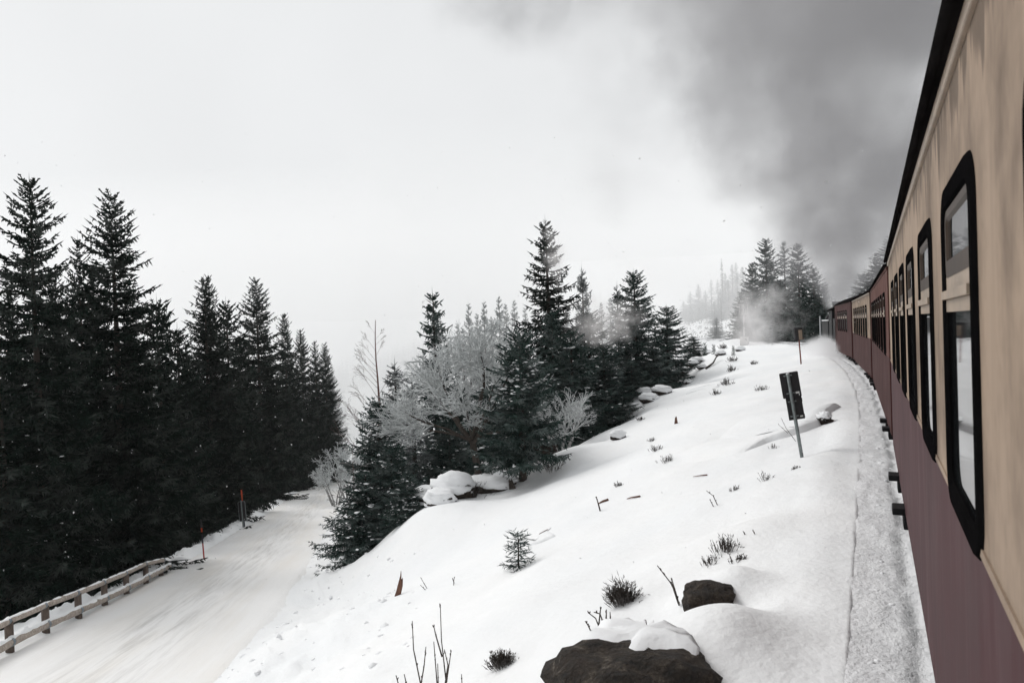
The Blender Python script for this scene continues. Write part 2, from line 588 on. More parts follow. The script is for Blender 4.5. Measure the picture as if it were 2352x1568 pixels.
# ------------------------------------------------------------------ helpers: meshes and objects
def from_arrays(name, V, Q):
    """mesh from vertex array (n,3) and quad (m,4) or triangle (m,3) array"""
    me = bpy.data.meshes.new(name)
    k = Q.shape[1]
    me.vertices.add(len(V))
    me.vertices.foreach_set('co', np.ascontiguousarray(V, dtype=np.float32).ravel())
    me.loops.add(Q.size)
    me.loops.foreach_set('vertex_index', np.ascontiguousarray(Q, dtype=np.int32).ravel())
    me.polygons.add(len(Q))
    me.polygons.foreach_set('loop_start', np.arange(0, Q.size, k, dtype=np.int32))
    me.update(calc_edges=True)
    return me


def link(name, me, mat=None, parent=None, smooth=False):
    o = bpy.data.objects.new(name, me)
    COL.objects.link(o)
    if mat is not None and len(me.materials) == 0:
        me.materials.append(MATS[mat] if isinstance(mat, str) else mat)
    if parent is not None:
        o.parent = parent
    if smooth:
        me.polygons.foreach_set('use_smooth', np.ones(len(me.polygons), dtype=bool))
        me.update()
    return o


def tag(o, label=None, cat=None, group=None, kind=None):
    if label:
        o['label'] = label
    if cat:
        o['category'] = cat
    if group:
        o['group'] = group
    if kind:
        o['kind'] = kind
    return o


def thing(name, label, cat, loc=(0, 0, 0), rz=0.0, group=None):
    o = bpy.data.objects.new(name, None)
    o.empty_display_size = 0.2
    COL.objects.link(o)
    o.location = loc
    o.rotation_euler = (0, 0, rz)
    return tag(o, label, cat, group)


class MB:
    def __init__(self):
        self.v = []
        self.f = []

    def add(self, vs_, fs_):
        n = len(self.v)
        self.v += [tuple(p) for p in vs_]
        self.f += [tuple(i + n for i in f) for f in fs_]
        return self

    def box(self, a, b_):
        x0, y0, z0 = a
        x1, y1, z1 = b_
        p = [(x0, y0, z0), (x1, y0, z0), (x1, y1, z0), (x0, y1, z0), (x0, y0, z1), (x1, y0, z1), (x1, y1, z1), (x0, y1, z1)]
        return self.add(p, [(0, 3, 2, 1), (4, 5, 6, 7), (0, 1, 5, 4), (1, 2, 6, 5), (2, 3, 7, 6), (3, 0, 4, 7)])

    def tube(self, pts, r, n=8, cap=True):
        pts = [Vector(p) for p in pts]
        rs = r if isinstance(r, (list, tuple)) else [r] * len(pts)
        rings = []
        for i, p in enumerate(pts):
            t = (pts[min(i + 1, len(pts) - 1)] - pts[max(i - 1, 0)]).normalized()
            u = t.cross(Vector((0, 0, 1)))
            if u.length < 0.05:
                u = t.cross(Vector((0, 1, 0)))
            u.normalize()
            w = u.cross(t).normalized()
            rings.append([p + (u * cos(2 * pi * k / n) + w * sin(2 * pi * k / n)) * rs[i] for k in range(n)])
        vs_ = [q for ring in rings for q in ring]
        fs_ = []
        for i in range(len(pts) - 1):
            for k in range(n):
                k2 = (k + 1) % n
                fs_.append((i * n + k, i * n + k2, (i + 1) * n + k2, (i + 1) * n + k))
        if cap:
            fs_.append(tuple(range(n - 1, -1, -1)))
            fs_.append(tuple((len(pts) - 1) * n + k for k in range(n)))
        return self.add(vs_, fs_)

    def prism(self, outline, axis, a, b_):
        """extrude a closed 2-D outline along an axis ('x','y','z') from a to b_"""
        n = len(outline)

        def mk(p, t):
            return {'x': (t, p[0], p[1]), 'y': (p[0], t, p[1]), 'z': (p[0], p[1], t)}[axis]
        vs_ = [mk(p, a) for p in outline] + [mk(p, b_) for p in outline]
        fs_ = [tuple(range(n)), tuple(range(2 * n - 1, n - 1, -1))]
        fs_ += [(i, i + n, (i + 1) % n + n, (i + 1) % n) for i in range(n)]
        return self.add(vs_, fs_)

    def mesh(self, name):
        me = bpy.data.meshes.new(name)
        me.from_pydata(self.v, [], self.f)
        bm = bmesh.new()
        bm.from_mesh(me)
        bmesh.ops.recalc_face_normals(bm, faces=bm.faces)
        bm.to_mesh(me)
        bm.free()
        return me

    def build(self, name, mat, parent=None, smooth=False, bevel=0.0):
        o = link(name, self.mesh(name), mat, parent, smooth)
        if bevel:
            bv = o.modifiers.new('bevel', 'BEVEL')
            bv.width = bevel
            bv.segments = 2
            bv.limit_method = 'ANGLE'
        return o


def kids(o):
    return [c for c in CHILD.get(o.name, [])]


CHILD = {}


def index_children():
    CHILD.clear()
    for o in bpy.data.objects:
        if o.parent:
            CHILD.setdefault(o.parent.name, []).append(o)


def copy_tree(o, parent=None):
    c = o.copy()
    COL.objects.link(c)
    if parent is not None:
        c.parent = parent
    for ch in CHILD.get(o.name, []):
        copy_tree(ch, c)
    return c


# ------------------------------------------------------------------ ground, road, track side
NA, NR = 560, 300
ang_v = np.concatenate([np.linspace(radians(-38), radians(42), 440), np.linspace(radians(42), radians(322), NA - 440 + 1)[1:-1]])
rad = np.concatenate([[0.6], np.geomspace(1.2, 700, NR)])
AA, RR = np.meshgrid(ang_v, rad, indexing='ij')
head = YAW + pi / 2
GX = RR * np.cos(head - AA)
GY = RR * np.sin(head - AA)
GZ = height(GX, GY)
na, nr = GX.shape
V = np.stack([GX.ravel(), GY.ravel(), GZ.ravel()], 1)
ii, jj = np.meshgrid(np.arange(na), np.arange(nr - 1), indexing='ij')
i2 = (ii + 1) % na
Q = np.stack([ii * nr + jj, ii * nr + jj + 1, i2 * nr + jj + 1, i2 * nr + jj], -1).reshape(-1, 4)[:, ::-1]
tag(link('ground', from_arrays('ground', V, Q), 'snow', smooth=True), kind='structure')


def strip(name, mat, P, offs, zf, uvscale=1.0):
    """sheet along polyline P (n,3 incl. z), cross positions offs; zf(x, y, off, s) gives extra height"""
    P = np.asarray(P)
    t = np.gradient(P[:, :2], axis=0)
    t /= np.linalg.norm(t, axis=1)[:, None]
    rg = np.stack([t[:, 1], -t[:, 0]], 1)
    X = P[:, 0:1] + rg[:, 0:1] * offs[None, :]
    Y = P[:, 1:2] + rg[:, 1:2] * offs[None, :]
    s = np.concatenate([[0], np.cumsum(np.linalg.norm(np.diff(P, axis=0), axis=1))])
    Z = P[:, 2:3] + zf(X, Y, np.broadcast_to(offs[None, :], X.shape), np.broadcast_to(s[:, None], X.shape))
    n, m_ = X.shape
    a, c = np.meshgrid(np.arange(n - 1), np.arange(m_ - 1), indexing='ij')
    Qd = np.stack([a * m_ + c, a * m_ + c + 1, (a + 1) * m_ + c + 1, (a + 1) * m_ + c], -1).reshape(-1, 4)
    me = from_arrays(name, np.stack([X.ravel(), Y.ravel(), Z.ravel()], 1), Qd)
    uv = me.uv_layers.new(name='UVMap')
    U = np.stack([np.broadcast_to(offs[None, :] - offs[0], X.shape).ravel(), np.broadcast_to(s[:, None], X.shape).ravel()], 1)
    uv.data.foreach_set('uv', U[Qd.ravel()].astype(np.float32).ravel())
    o = link(name, me, mat, smooth=True)
    tag(o, kind='structure')
    return o


_tt2 = np.arange(0, len(ROAD) - 1, 0.12)
RD = np.stack([np.interp(_tt2, np.arange(len(ROAD)), ROAD[:, k]) for k in range(3)], 1)
strip('road', 'road_snow', RD, np.linspace(-ROAD_W / 2 - 0.2, ROAD_W / 2 + 0.2, 46),
      lambda x, y, o, s: 0.012 * vnoise(o * 2.2, s * 0.2, 41) + 0.02 * vnoise(x / 0.9, y / 0.9, 42) - 0.10 * sstep(np.abs(o), ROAD_W / 2 - 0.1, ROAD_W / 2 + 0.2) + 0.03 * np.maximum(0, vnoise(x / 0.22, y / 0.22, 43)) * sstep(np.abs(o), 2.3, 3.1))

_s = np.arange(-8, 150, 0.16)
TP2 = np.array([track_point(s) for s in _s])
TPZ = np.column_stack([TP2[:, 0], TP2[:, 1], np.full(len(_s), SNOW_Z)])


def path_z(x, y, o, s):
    e = sstep(o + 0.07 * vnoise(s / 1.3, s * 0, 57) + 0.05 * vnoise(s / 0.35, s * 0, 58), -1.78, -1.60)
    lump = 0.035 * vnoise(x / 0.5, y / 0.5, 51) + 0.045 * np.maximum(0, vnoise(x / 0.17, y / 0.17, 52)) + 0.02 * vnoise(x / 0.09, y / 0.09, 53)
    hole = -0.07 * np.exp(-((o + 1.22 + 0.05 * vnoise(s / 0.6, s * 0, 55)) / 0.07) ** 2) * (np.sin(s * 2 * pi / 0.42) > 0.1)
    return -0.037 + e * (0.42 * lump + hole) + (1 - e) * -0.004


strip('trackside_path', 'trodden_snow', TPZ, np.concatenate([np.linspace(-1.75, -0.95, 28), np.linspace(-0.8, 1.9, 14)]), path_z)

# rails of the line, seen beyond the engine
for sgn in (-1, 1):
    pts = []
    for s in np.arange(-6, 150, 2.0):
        x, y, h = track_point(s)
        pts.append((x + sgn * 0.53 * cos(h), y + sgn * 0.53 * sin(h), RAIL_Z))
    mb = MB()
    mb.tube(pts, 0.045, 6)
    tag(mb.build('rail', 'black_iron'), kind='structure')


# ------------------------------------------------------------------ trees: generators
def norm(a):
    return a / np.maximum(1e-9, np.linalg.norm(a, axis=-1, keepdims=True))


def spindles(P, D, L, W):
    """needle-covered shoots: two crossed slim rhombs each"""
    n = len(P)
    up = np.tile(np.array([[0.0, 0.0, 1.0]]), (n, 1))
    s1 = np.cross(D, up)
    bad = np.linalg.norm(s1, axis=1) < 0.15
    s1[bad] = np.cross(D[bad], np.array([[1.0, 0, 0]]))
    s1 = norm(s1)
    s2 = np.cross(D, s1)
    L = L[:, None]
    W = W[:, None]
    mid = P + D * L * 0.38
    V = np.stack([P, mid + s1 * W, P + D * L, mid - s1 * W, mid + s2 * W, mid - s2 * W], 1).reshape(-1, 3)
    b0 = (np.arange(n) * 6)[:, None]
    Q = np.concatenate([b0 + np.array([[0, 1, 2, 3]]), b0 + np.array([[0, 4, 2, 5]])])
    return V, Q


def prisms(P0, P1, R0, R1, k=3):
    n = len(P0)
    T = norm(P1 - P0)
    u = np.cross(T, np.array([[0.0, 0.0, 1.0]]))
    bad = np.linalg.norm(u, axis=1) < 0.05
    u[bad] = np.cross(T[bad], np.array([[0, 1.0, 0]]))
    u = norm(u)
    w = np.cross(T, u)
    V = np.empty((n, 2 * k, 3))
    for i in range(k):
        a = 2 * pi * i / k
        d = u * cos(a) + w * sin(a)
        V[:, i] = P0 + d * R0[:, None]
        V[:, k + i] = P1 + d * R1[:, None]
    b0 = (np.arange(n) * 2 * k)[:, None]
    Q = np.concatenate([b0 + np.array([[i, (i + 1) % k, k + (i + 1) % k, k + i]]) for i in range(k)])
    return V.reshape(-1, 3), Q


SITES = {}


def spruce_mesh(name, H, Rb, seed, den=1.0, z0=0.03, droop=0.35, thick=0.024, gap=0.0, step=0.30, tipbare=True, power=0.85, sub=True):
    """crown of a spruce of height H and lower radius Rb: whorls of boughs with side shoots and sub shoots"""
    rg = np.random.RandomState(seed)
    Ps, Ds, Ls, Ws = [], [], [], []
    z = H * z0
    phase = rg.rand() * 6
    while z < H - 0.5 * min(1.0, H / 5.0):
        h = z / H
        nb = int(5 + 2 * (1 - h) + rg.rand() * 1.5)
        phase += 2.1
        for b_ in range(nb):
            if rg.rand() < gap:
                continue
            az = phase + 2 * pi * b_ / nb + rg.uniform(-0.3, 0.3)
            L = Rb * (1 - h) ** power * rg.choice([rg.uniform(0.55, 0.9), rg.uniform(0.85, 1.18)]) + 0.09
            if h < 0.12:
                L *= 0.8
            zb = z + rg.uniform(-0.9, 0.9) * step * (1 if h < 0.85 else 0.35)
            e = np.interp(h, [0, 0.45, 0.8, 1.0], [-0.22, 0.0, 0.42, 0.85]) + rg.uniform(-0.12, 0.12)
            sag = np.interp(h, [0, 0.5, 0.85], [droop, droop * 0.8, 0.05])
            upt = np.interp(h, [0, 0.6, 1], [0.20, 0.20, 0.1])
            hx, hy = cos(az), sin(az)
            kk = max(4, int(L / 0.11 * den))
            t = (np.arange(kk) + rg.rand(kk) * 0.8) / kk
            t = np.clip(t, 0.05 if L < 1.2 else 0.12, 0.985)
            rr = L * t
            zz = L * (e * t - sag * 1.6 * t * (1 - 0.55 * t) + upt * t ** 3)
            cx_, cy_ = hx * rr, hy * rr
            P = np.stack([cx_, cy_, zb + zz], 1)
            slope = e - sag * 1.6 * (1 - 1.1 * t) + upt * 3 * t ** 2
            T = norm(np.stack([np.full(kk, hx), np.full(kk, hy), slope], 1))
            Sd = np.array([-hy, hx, 0.0])
            # bough axis itself
            tb = np.linspace(0.0, 1.0, max(3, int(L / 0.28)) + 1)
            zz2 = L * (e * tb - sag * 1.6 * tb * (1 - 0.55 * tb) + upt * tb ** 3)
            B = np.stack([hx * L * tb, hy * L * tb, zb + zz2], 1)
            d_ = B[1:] - B[:-1]
            l_ = np.linalg.norm(d_, axis=1)
            Ps.append(B[:-1])
            Ds.append(d_ / l_[:, None])
            Ls.append(l_ * 1.35)
            Ws.append(np.full(len(l_), thick * 0.9))
            # curtain of shoots hanging under the bough
            if h < 0.91 and H > 2:
                kc = max(2, int(kk * 1.5))
                tc_ = rg.uniform(0.12, 0.95, kc)
                zc = L * (e * tc_ - sag * 1.6 * tc_ * (1 - 0.55 * tc_) + upt * tc_ ** 3)
                Ps.append(np.stack([hx * L * tc_, hy * L * tc_, zb + zc], 1))
                Ds.append(norm(np.stack([hx * 0.35 + rg.normal(0, 0.3, kc), hy * 0.35 + rg.normal(0, 0.3, kc), np.full(kc, -1.0)], 1)))
                Ls.append(rg.uniform(0.35, 1.0, kc) * min(step * 1.3, 0.42) * (0.35 + 0.65 * min(1.0, (1 - h) * 2.2)))
                Ws.append(np.full(kc, thick * 0.85))
            # side shoots, both sides
            for sg in (-1, 1):
                a = radians(52) + rg.uniform(-0.25, 0.25, kk)
                hang = -rg.uniform(0.0, 0.15 + droop * 1.2, kk) * (1 - h) + 0.12 * h
                psi = rg.uniform(-1.25, 0.55, kk) * (0.35 + 0.65 * (1 - h)) + 0.25 * h
                side = Sd[None, :] * (sg * np.cos(psi))[:, None] + np.array([0, 0, 1.0]) * np.sin(psi)[:, None]
                D = norm(T * np.cos(a)[:, None] + side * np.sin(a)[:, None] + np.array([0, 0, 1.0]) * hang[:, None])
                l = np.minimum(0.95, 0.40 * L * (1 - t) ** 0.8 * (0.35 + 0.65 * np.minimum(1, t * 3))) * rg.uniform(0.6, 1.15, kk) + (0.13 if h < 0.85 else 0.07)
                Ps.append(P)
                Ds.append(D)
                Ls.append(l)
                Ws.append(np.full(kk, thick) * rg.uniform(0.8, 1.25, kk))
                if sub:
                    for i in np.nonzero(l > 0.26)[0]:
                        ns = max(1, int(l[i] / 0.13 * den))
                        ts = (np.arange(ns) + rg.rand(ns)) / ns * 0.85 + 0.08
                        Pp = P[i] + D[i] * (l[i] * ts)[:, None]
                        N2 = np.cross(D[i], np.array([0, 0, 1.0]))
                        N2 = N2 / max(1e-6, np.linalg.norm(N2))
                        s2 = np.where(np.arange(ns) % 2 == 0, 1.0, -1.0)
                        hg = -rg.uniform(0.0, 0.9, ns) * (1 - h)
                        D2 = norm(D[i][None, :] * 0.66 + N2[None, :] * (s2 * 0.72)[:, None] + np.array([0, 0, 1.0]) * hg[:, None])
                        Ps.append(Pp)
                        Ds.append(D2)
                        Ls.append((0.36 * l[i] * (1 - ts) + 0.09) * rg.uniform(0.8, 1.2, ns))
                        Ws.append(np.full(ns, thick * 0.9))
        z += step * rg.uniform(0.75, 1.2) * (0.72 + 0.28 * (1 - h))
    # leader and the few upright shoots at the top
    ts_ = min(1.0, H / 5.0)
    tops = [(np.array([0, 0, H - 0.85 * ts_]), np.array([0.02, 0.01, 1.0]), 0.85 * ts_, 0.013 * ts_ ** 0.5)]
    for k in range(5):
        a = k * 2.4 + seed
        tops.append((np.array([0, 0, H + (-0.55 + 0.03 * k) * ts_]), norm(np.array([cos(a) * 0.75, sin(a) * 0.75, 0.9])), (0.24 - 0.012 * k) * ts_, 0.012 * ts_ ** 0.5))
    for k in range(6):
        a = k * 1.1 + seed
        tops.append((np.array([0, 0, H + (-0.90 + 0.06 * k) * ts_]), norm(np.array([cos(a) * 0.9, sin(a) * 0.9, 0.75])), 0.34 * ts_, 0.014 * ts_ ** 0.5))
    Ps.append(np.array([q[0] for q in tops]))
    Ds.append(norm(np.array([q[1] for q in tops])))
    Ls.append(np.array([q[2] for q in tops]))
    Ws.append(np.array([q[3] for q in tops]))
    PP, DD, LL = np.concatenate(Ps), np.concatenate(Ds), np.concatenate(Ls)
    V, Q = spindles(PP, DD, LL, np.concatenate(Ws))
    SITES[name + str(seed)] = (PP + DD * LL[:, None] * 0.5, DD)
    return from_arrays(name, V, Q)


def trunk_mesh(H, r, seed, top=0.93, lean=0.0):
    rg = random.Random(seed)
    pts, rs = [], []
    for i in range(9):
        t = i / 8
        pts.append((lean * (1 - t) ** 2 + rg.uniform(-1, 1) * 0.012 * t, rg.uniform(-1, 1) * 0.012 * t, -0.4 + (H * top + 0.4) * t))
        rs.append(r * (1 - t) ** 0.85 + 0.012 + (0.35 * r if i == 0 else 0))
    mb = MB()
    mb.tube(pts, rs, 8)
    return mb.mesh('trunk')


SPRUCE = {}     # kind -> (crown mesh, trunk mesh, H)


bm = bmesh.new()
bmesh.ops.create_icosphere(bm, subdivisions=1, radius=1.0)
ico_v = np.array([v.co[:] for v in bm.verts])
ico_f = np.array([[v.index for v in f.verts] for f in bm.faces])
bm.free()
SNOWY = {}


def spruce_kind(key, H, Rb, seed, mat, r=None, lean=0.0, snow=0, **kw):
    me = spruce_mesh('crown', H, Rb, seed, **kw)
    if snow:
        P, D = SITES['crown' + str(seed)]
        rg_ = np.random.RandomState(seed + 50)
        rad_ = np.hypot(P[:, 0], P[:, 1])
        w = (np.abs(D[:, 2]) < 0.5) * (P[:, 2] < 0.85 * H) * (rad_ > 0.45 * Rb * (1 - P[:, 2] / H)) * (0.03 + np.maximum(0, vnoise(P[:, 0] * 1.3 + 5, P[:, 1] * 1.3 + P[:, 2] * 2.1, seed)))
        ids = rg_.choice(len(P), snow, replace=False, p=w / w.sum())
        sz_ = np.clip(np.exp(rg_.normal(-3.35 if key == 'low_dark' else -3.1, 0.45, snow)), 0.015, 0.11)
        A = ico_v[None] * (1 + 0.3 * rg_.uniform(-1, 1, (snow, len(ico_v), 1))) * sz_[:, None, None]
        A[:, :, :2] *= rg_.uniform(0.8, 1.7, (snow, 1, 2))
        A[:, :, 2] *= 0.55
        Vv = (A + (P[ids] + np.array([0, 0, 0.03]))[:, None, :]).reshape(-1, 3)
        Qq = ((np.arange(snow) * len(ico_v))[:, None, None] + ico_f[None]).reshape(-1, 3)
        sm_ = from_arrays('snow_clumps', Vv, Qq)
        sm_.materials.append(MATS['snow_cap'])
        SNOWY[key] = sm_
    me.materials.append(MATS[mat])
    tm = trunk_mesh(H, r or H * 0.011 + 0.02, seed, lean=lean)
    tm.materials.append(MATS['bark'])
    SPRUCE[key] = (me, tm, H, Rb)


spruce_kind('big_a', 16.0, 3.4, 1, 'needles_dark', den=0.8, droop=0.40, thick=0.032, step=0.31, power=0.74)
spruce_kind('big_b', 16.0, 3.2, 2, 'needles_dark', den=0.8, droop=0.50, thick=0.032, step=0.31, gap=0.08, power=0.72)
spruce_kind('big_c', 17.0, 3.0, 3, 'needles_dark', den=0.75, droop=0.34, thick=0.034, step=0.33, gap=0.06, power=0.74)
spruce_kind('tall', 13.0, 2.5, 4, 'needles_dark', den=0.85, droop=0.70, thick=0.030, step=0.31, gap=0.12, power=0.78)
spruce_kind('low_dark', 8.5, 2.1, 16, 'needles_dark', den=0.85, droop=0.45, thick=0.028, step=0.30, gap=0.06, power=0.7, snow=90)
spruce_kind('mid_a', 8.5, 2.0, 5, 'needles_mid', den=0.95, droop=0.30, thick=0.026, step=0.25, power=0.75, snow=60)
spruce_kind('mid_b', 8.0, 2.1, 6, 'needles_mid', den=0.95, droop=0.36, thick=0.026, step=0.26, gap=0.07, power=0.72, snow=90)
spruce_kind('front', 6.4, 2.15, 7, 'needles_mid', den=1.1, droop=0.34, thick=0.022, step=0.21, z0=0.21, gap=0.05, lean=0.35, r=0.14, power=0.66, snow=160)
spruce_kind('wide', 5.6, 2.1, 8, 'needles_mid', den=1.15, droop=0.28, thick=0.021, step=0.21, z0=0.02, power=0.72, snow=260)
spruce_kind('slim', 8.0, 1.2, 9, 'needles_mid', den=0.9, droop=0.42, thick=0.024, step=0.27, gap=0.12, power=0.8, snow=30)
spruce_kind('frost_slim', 8.0, 1.4, 10, 'needles_frost', den=0.6, droop=0.22, thick=0.020, step=0.30, gap=0.15)
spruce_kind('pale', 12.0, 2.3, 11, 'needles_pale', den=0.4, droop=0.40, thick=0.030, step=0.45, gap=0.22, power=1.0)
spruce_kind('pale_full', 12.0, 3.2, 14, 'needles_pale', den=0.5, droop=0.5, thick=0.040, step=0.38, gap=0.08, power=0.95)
spruce_kind('far', 13.0, 3.2, 12, 'needles_mid', den=0.55, droop=0.42, thick=0.048, step=0.34, gap=0.06, power=0.72)
spruce_kind('bare', 12.0, 0.7, 13, 'brush_twigs', den=0.18, droop=0.30, thick=0.015, step=0.42, gap=0.3, sub=False)
spruce_kind('sapling', 0.85, 0.33, 15, 'needles_mid', den=1.6, droop=0.05, thick=0.0085, step=0.12, z0=0.03, r=0.012, power=0.7)

_trees = 0


def spruce(key, tip, d, label, group=None, name='spruce_tree', wide=1.0, base=None, rz=None, sink=0.0, lift=None):
    """a spruce whose tip stands at a pixel of the photograph, d metres deep; or with its base given"""
    global _trees
    _trees += 1
    me, tm, H0, Rb = SPRUCE[key]
    v = at(tip[0], tip[1], d)
    x, y = v[0], v[1]
    zb = hz(x, y) - sink
    H = v[2] - zb
    t = thing(name, label, 'spruce' if name == 'spruce_tree' else 'tree', (x, y, zb), rz if rz is not None else random.Random(_trees).uniform(0, 6.28), group)
    s = H / H0
    w = wide * (s ** 0.55)
    t.scale = (w, w, s)
    c = link('crown', me, None, t)
    tag(c, kind='stuff')
    link('trunk', tm, None, t)
    if key in SNOWY and d < 45:
        tag(link('snow_clumps', SNOWY[key], None, t), kind='stuff')
    return t


def spruce_at(key, x, y, H, label, group=None, name='spruce_tree', wide=1.0, sink=0.0):
    global _trees
    _trees += 1
    me, tm, H0, Rb = SPRUCE[key]
    t = thing(name, label, 'spruce' if name == 'spruce_tree' else 'tree', (x, y, hz(x, y) - sink), random.Random(_trees).uniform(0, 6.28), group)
    s = H / H0
    w = wide * (s ** 0.55)
    t.scale = (w, w, s)
    tag(link('crown', me, None, t), kind='stuff')
    link('trunk', tm, None, t)
    return t


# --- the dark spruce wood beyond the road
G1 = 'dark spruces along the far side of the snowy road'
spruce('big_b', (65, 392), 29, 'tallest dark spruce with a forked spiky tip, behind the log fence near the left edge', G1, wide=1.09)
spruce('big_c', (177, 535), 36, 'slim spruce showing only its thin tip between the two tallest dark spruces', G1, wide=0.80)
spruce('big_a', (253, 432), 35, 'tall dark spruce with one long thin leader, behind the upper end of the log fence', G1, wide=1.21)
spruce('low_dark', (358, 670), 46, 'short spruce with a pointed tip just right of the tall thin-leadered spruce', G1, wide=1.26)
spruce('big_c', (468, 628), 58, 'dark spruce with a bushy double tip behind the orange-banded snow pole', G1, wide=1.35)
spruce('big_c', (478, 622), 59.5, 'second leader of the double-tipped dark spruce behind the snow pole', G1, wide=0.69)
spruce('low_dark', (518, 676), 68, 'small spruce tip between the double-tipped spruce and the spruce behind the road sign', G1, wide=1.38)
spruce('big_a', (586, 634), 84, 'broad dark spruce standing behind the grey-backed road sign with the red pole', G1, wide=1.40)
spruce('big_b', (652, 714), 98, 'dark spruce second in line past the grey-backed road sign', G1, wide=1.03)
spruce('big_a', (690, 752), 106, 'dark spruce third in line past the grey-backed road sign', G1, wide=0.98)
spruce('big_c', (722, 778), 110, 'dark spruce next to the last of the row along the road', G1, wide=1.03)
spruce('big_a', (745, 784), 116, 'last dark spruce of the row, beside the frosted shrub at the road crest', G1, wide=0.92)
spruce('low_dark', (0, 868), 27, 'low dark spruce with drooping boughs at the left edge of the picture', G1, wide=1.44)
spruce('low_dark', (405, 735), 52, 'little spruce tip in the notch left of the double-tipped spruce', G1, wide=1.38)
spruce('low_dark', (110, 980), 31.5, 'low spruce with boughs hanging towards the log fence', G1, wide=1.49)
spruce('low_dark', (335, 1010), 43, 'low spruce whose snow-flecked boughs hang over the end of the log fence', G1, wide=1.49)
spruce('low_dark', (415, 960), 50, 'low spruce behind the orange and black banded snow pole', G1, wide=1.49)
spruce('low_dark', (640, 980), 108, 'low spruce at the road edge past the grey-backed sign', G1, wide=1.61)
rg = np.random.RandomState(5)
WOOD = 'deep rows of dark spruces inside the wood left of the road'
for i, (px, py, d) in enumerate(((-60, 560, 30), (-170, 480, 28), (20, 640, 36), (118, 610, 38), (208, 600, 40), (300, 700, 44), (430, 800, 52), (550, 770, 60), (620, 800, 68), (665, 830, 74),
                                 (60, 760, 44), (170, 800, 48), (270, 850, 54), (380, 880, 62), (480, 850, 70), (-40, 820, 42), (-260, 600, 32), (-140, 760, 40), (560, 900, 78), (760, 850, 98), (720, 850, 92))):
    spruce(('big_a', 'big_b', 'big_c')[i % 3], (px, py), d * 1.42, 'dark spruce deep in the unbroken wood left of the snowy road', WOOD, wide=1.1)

# --- spruces below the bank, between road and railway
G2 = 'spruces on the snowy bank between road and railway'
spruce('tall', (1252, 490), 47, 'tallest spruce in the middle of the picture with sweeping hanging boughs and a thin tip', G2, wide=1.4)
spruce('slim', (993, 654), 48, 'slender dark spruce standing alone behind the frosted bare tree', G2, wide=1.6)
spruce('frost_slim', (1336, 598), 53, 'thin grey spruce with a long sparse leader right of the tallest middle spruce', G2)
spruce('frost_slim', (1416, 640), 60, 'thin pale spruce tip half lost in steam left of the bushy right-hand spruce', G2)
spruce('mid_a', (1455, 612), 50, 'bushy dark spruce with a slim top on the right of the middle group', G2, wide=1.5)
spruce('mid_b', (1530, 694), 56, 'dark grey spruce at the right end of the middle group', G2, wide=1.5)
spruce('mid_b', (1592, 770), 66, 'small round spruce at the edge of the snowfield past the middle group', G2, wide=1.5)
spruce('front', (1192, 742), 28.0, 'spruce with a bare curved lower trunk, in front beside the frosted bare tree', G2, wide=1.12, sink=0.0)
spruce('mid_a', (1266, 700), 40, 'spruce with a frosted tip in front of the tallest middle spruce', G2, wide=1.2)
spruce('mid_b', (1310, 745), 37, 'broad spruce right of the trunk-showing front spruce', G2, wide=1.45)
spruce('mid_a', (1385, 790), 42, 'mid green spruce at the right whose boughs reach down to the snow', G2, wide=1.7)
spruce('mid_b', (1350, 700), 47, 'dense dark spruce behind the wisp of steam', G2, wide=1.5)
spruce('mid_a', (1500, 800), 50, 'low dark spruce before the right end of the middle group', G2, wide=1.9)
spruce('mid_b', (1450, 830), 46, 'low bushy spruce above the two dark hollows in the snow', G2, wide=1.9)
spruce('frost_slim', (905, 815), 40, 'grey frosted spruce with several tips left of the frosted bare tree', G2, wide=1.5)
spruce('frost_slim', (945, 850), 37, 'frost-grey spruce directly behind the left side of the frosted bare tree', G2, wide=1.6)
spruce('wide', (897, 1010), 29.5, 'spruce with a pale frosted tip in front of the thicket left of the bare tree', G2, wide=1.0)
spruce('wide', (872, 900), 33, 'dark spruce behind the pale-tipped front spruce beside the birch', G2, wide=1.15)
spruce('wide', (838, 1075), 29.5, 'low spreading spruce with boughs reaching over the road edge', G2, wide=1.35)
spruce('wide', (935, 1085), 27.5, 'low snow-flecked spruce at the foot of the snowy hump', G2, wide=1.05)
spruce('wide', (1030, 950), 36, 'dark low spruce in the shade behind the frosted bare tree', G2, wide=1.3)
spruce('mid_b', (1120, 830), 41, 'dark spruce hidden behind the frosted bare tree', G2, wide=1.3)
spruce('wide', (1170, 960), 35, 'dark low spruce between the bare tree trunk and the front spruce', G2, wide=1.2)
spruce('wide', (1050, 880), 44, 'dark spruce far behind the frosted crown on the left', G2, wide=1.2)
spruce('sapling', (1189, 1217), float(ground_at(1189, 1304)[1]), 'tiny young spruce standing alone on the open snow slope', None, name='spruce_sapling')
spruce('sapling', (1817, 948), 40, 'tiny far spruce seedling beyond the grey-backed railway sign', None, name='spruce_sapling') if False else None
SG = 'small spruces on the upper edge of the snowfield'
spruce('sapling', (1619, 786), 64, 'little spruce right of the small round spruce on the snowfield edge', SG, name='spruce_sapling', wide=0.5)
spruce('sapling', (1639, 791), 66, 'bushy spruce seedling second from the small round spruce', SG, name='spruce_sapling', wide=0.55)
spruce('sapling', (1684, 794), 58, 'lone spruce seedling below the curve of the railway line', SG, name='spruce_sapling', wide=0.5)

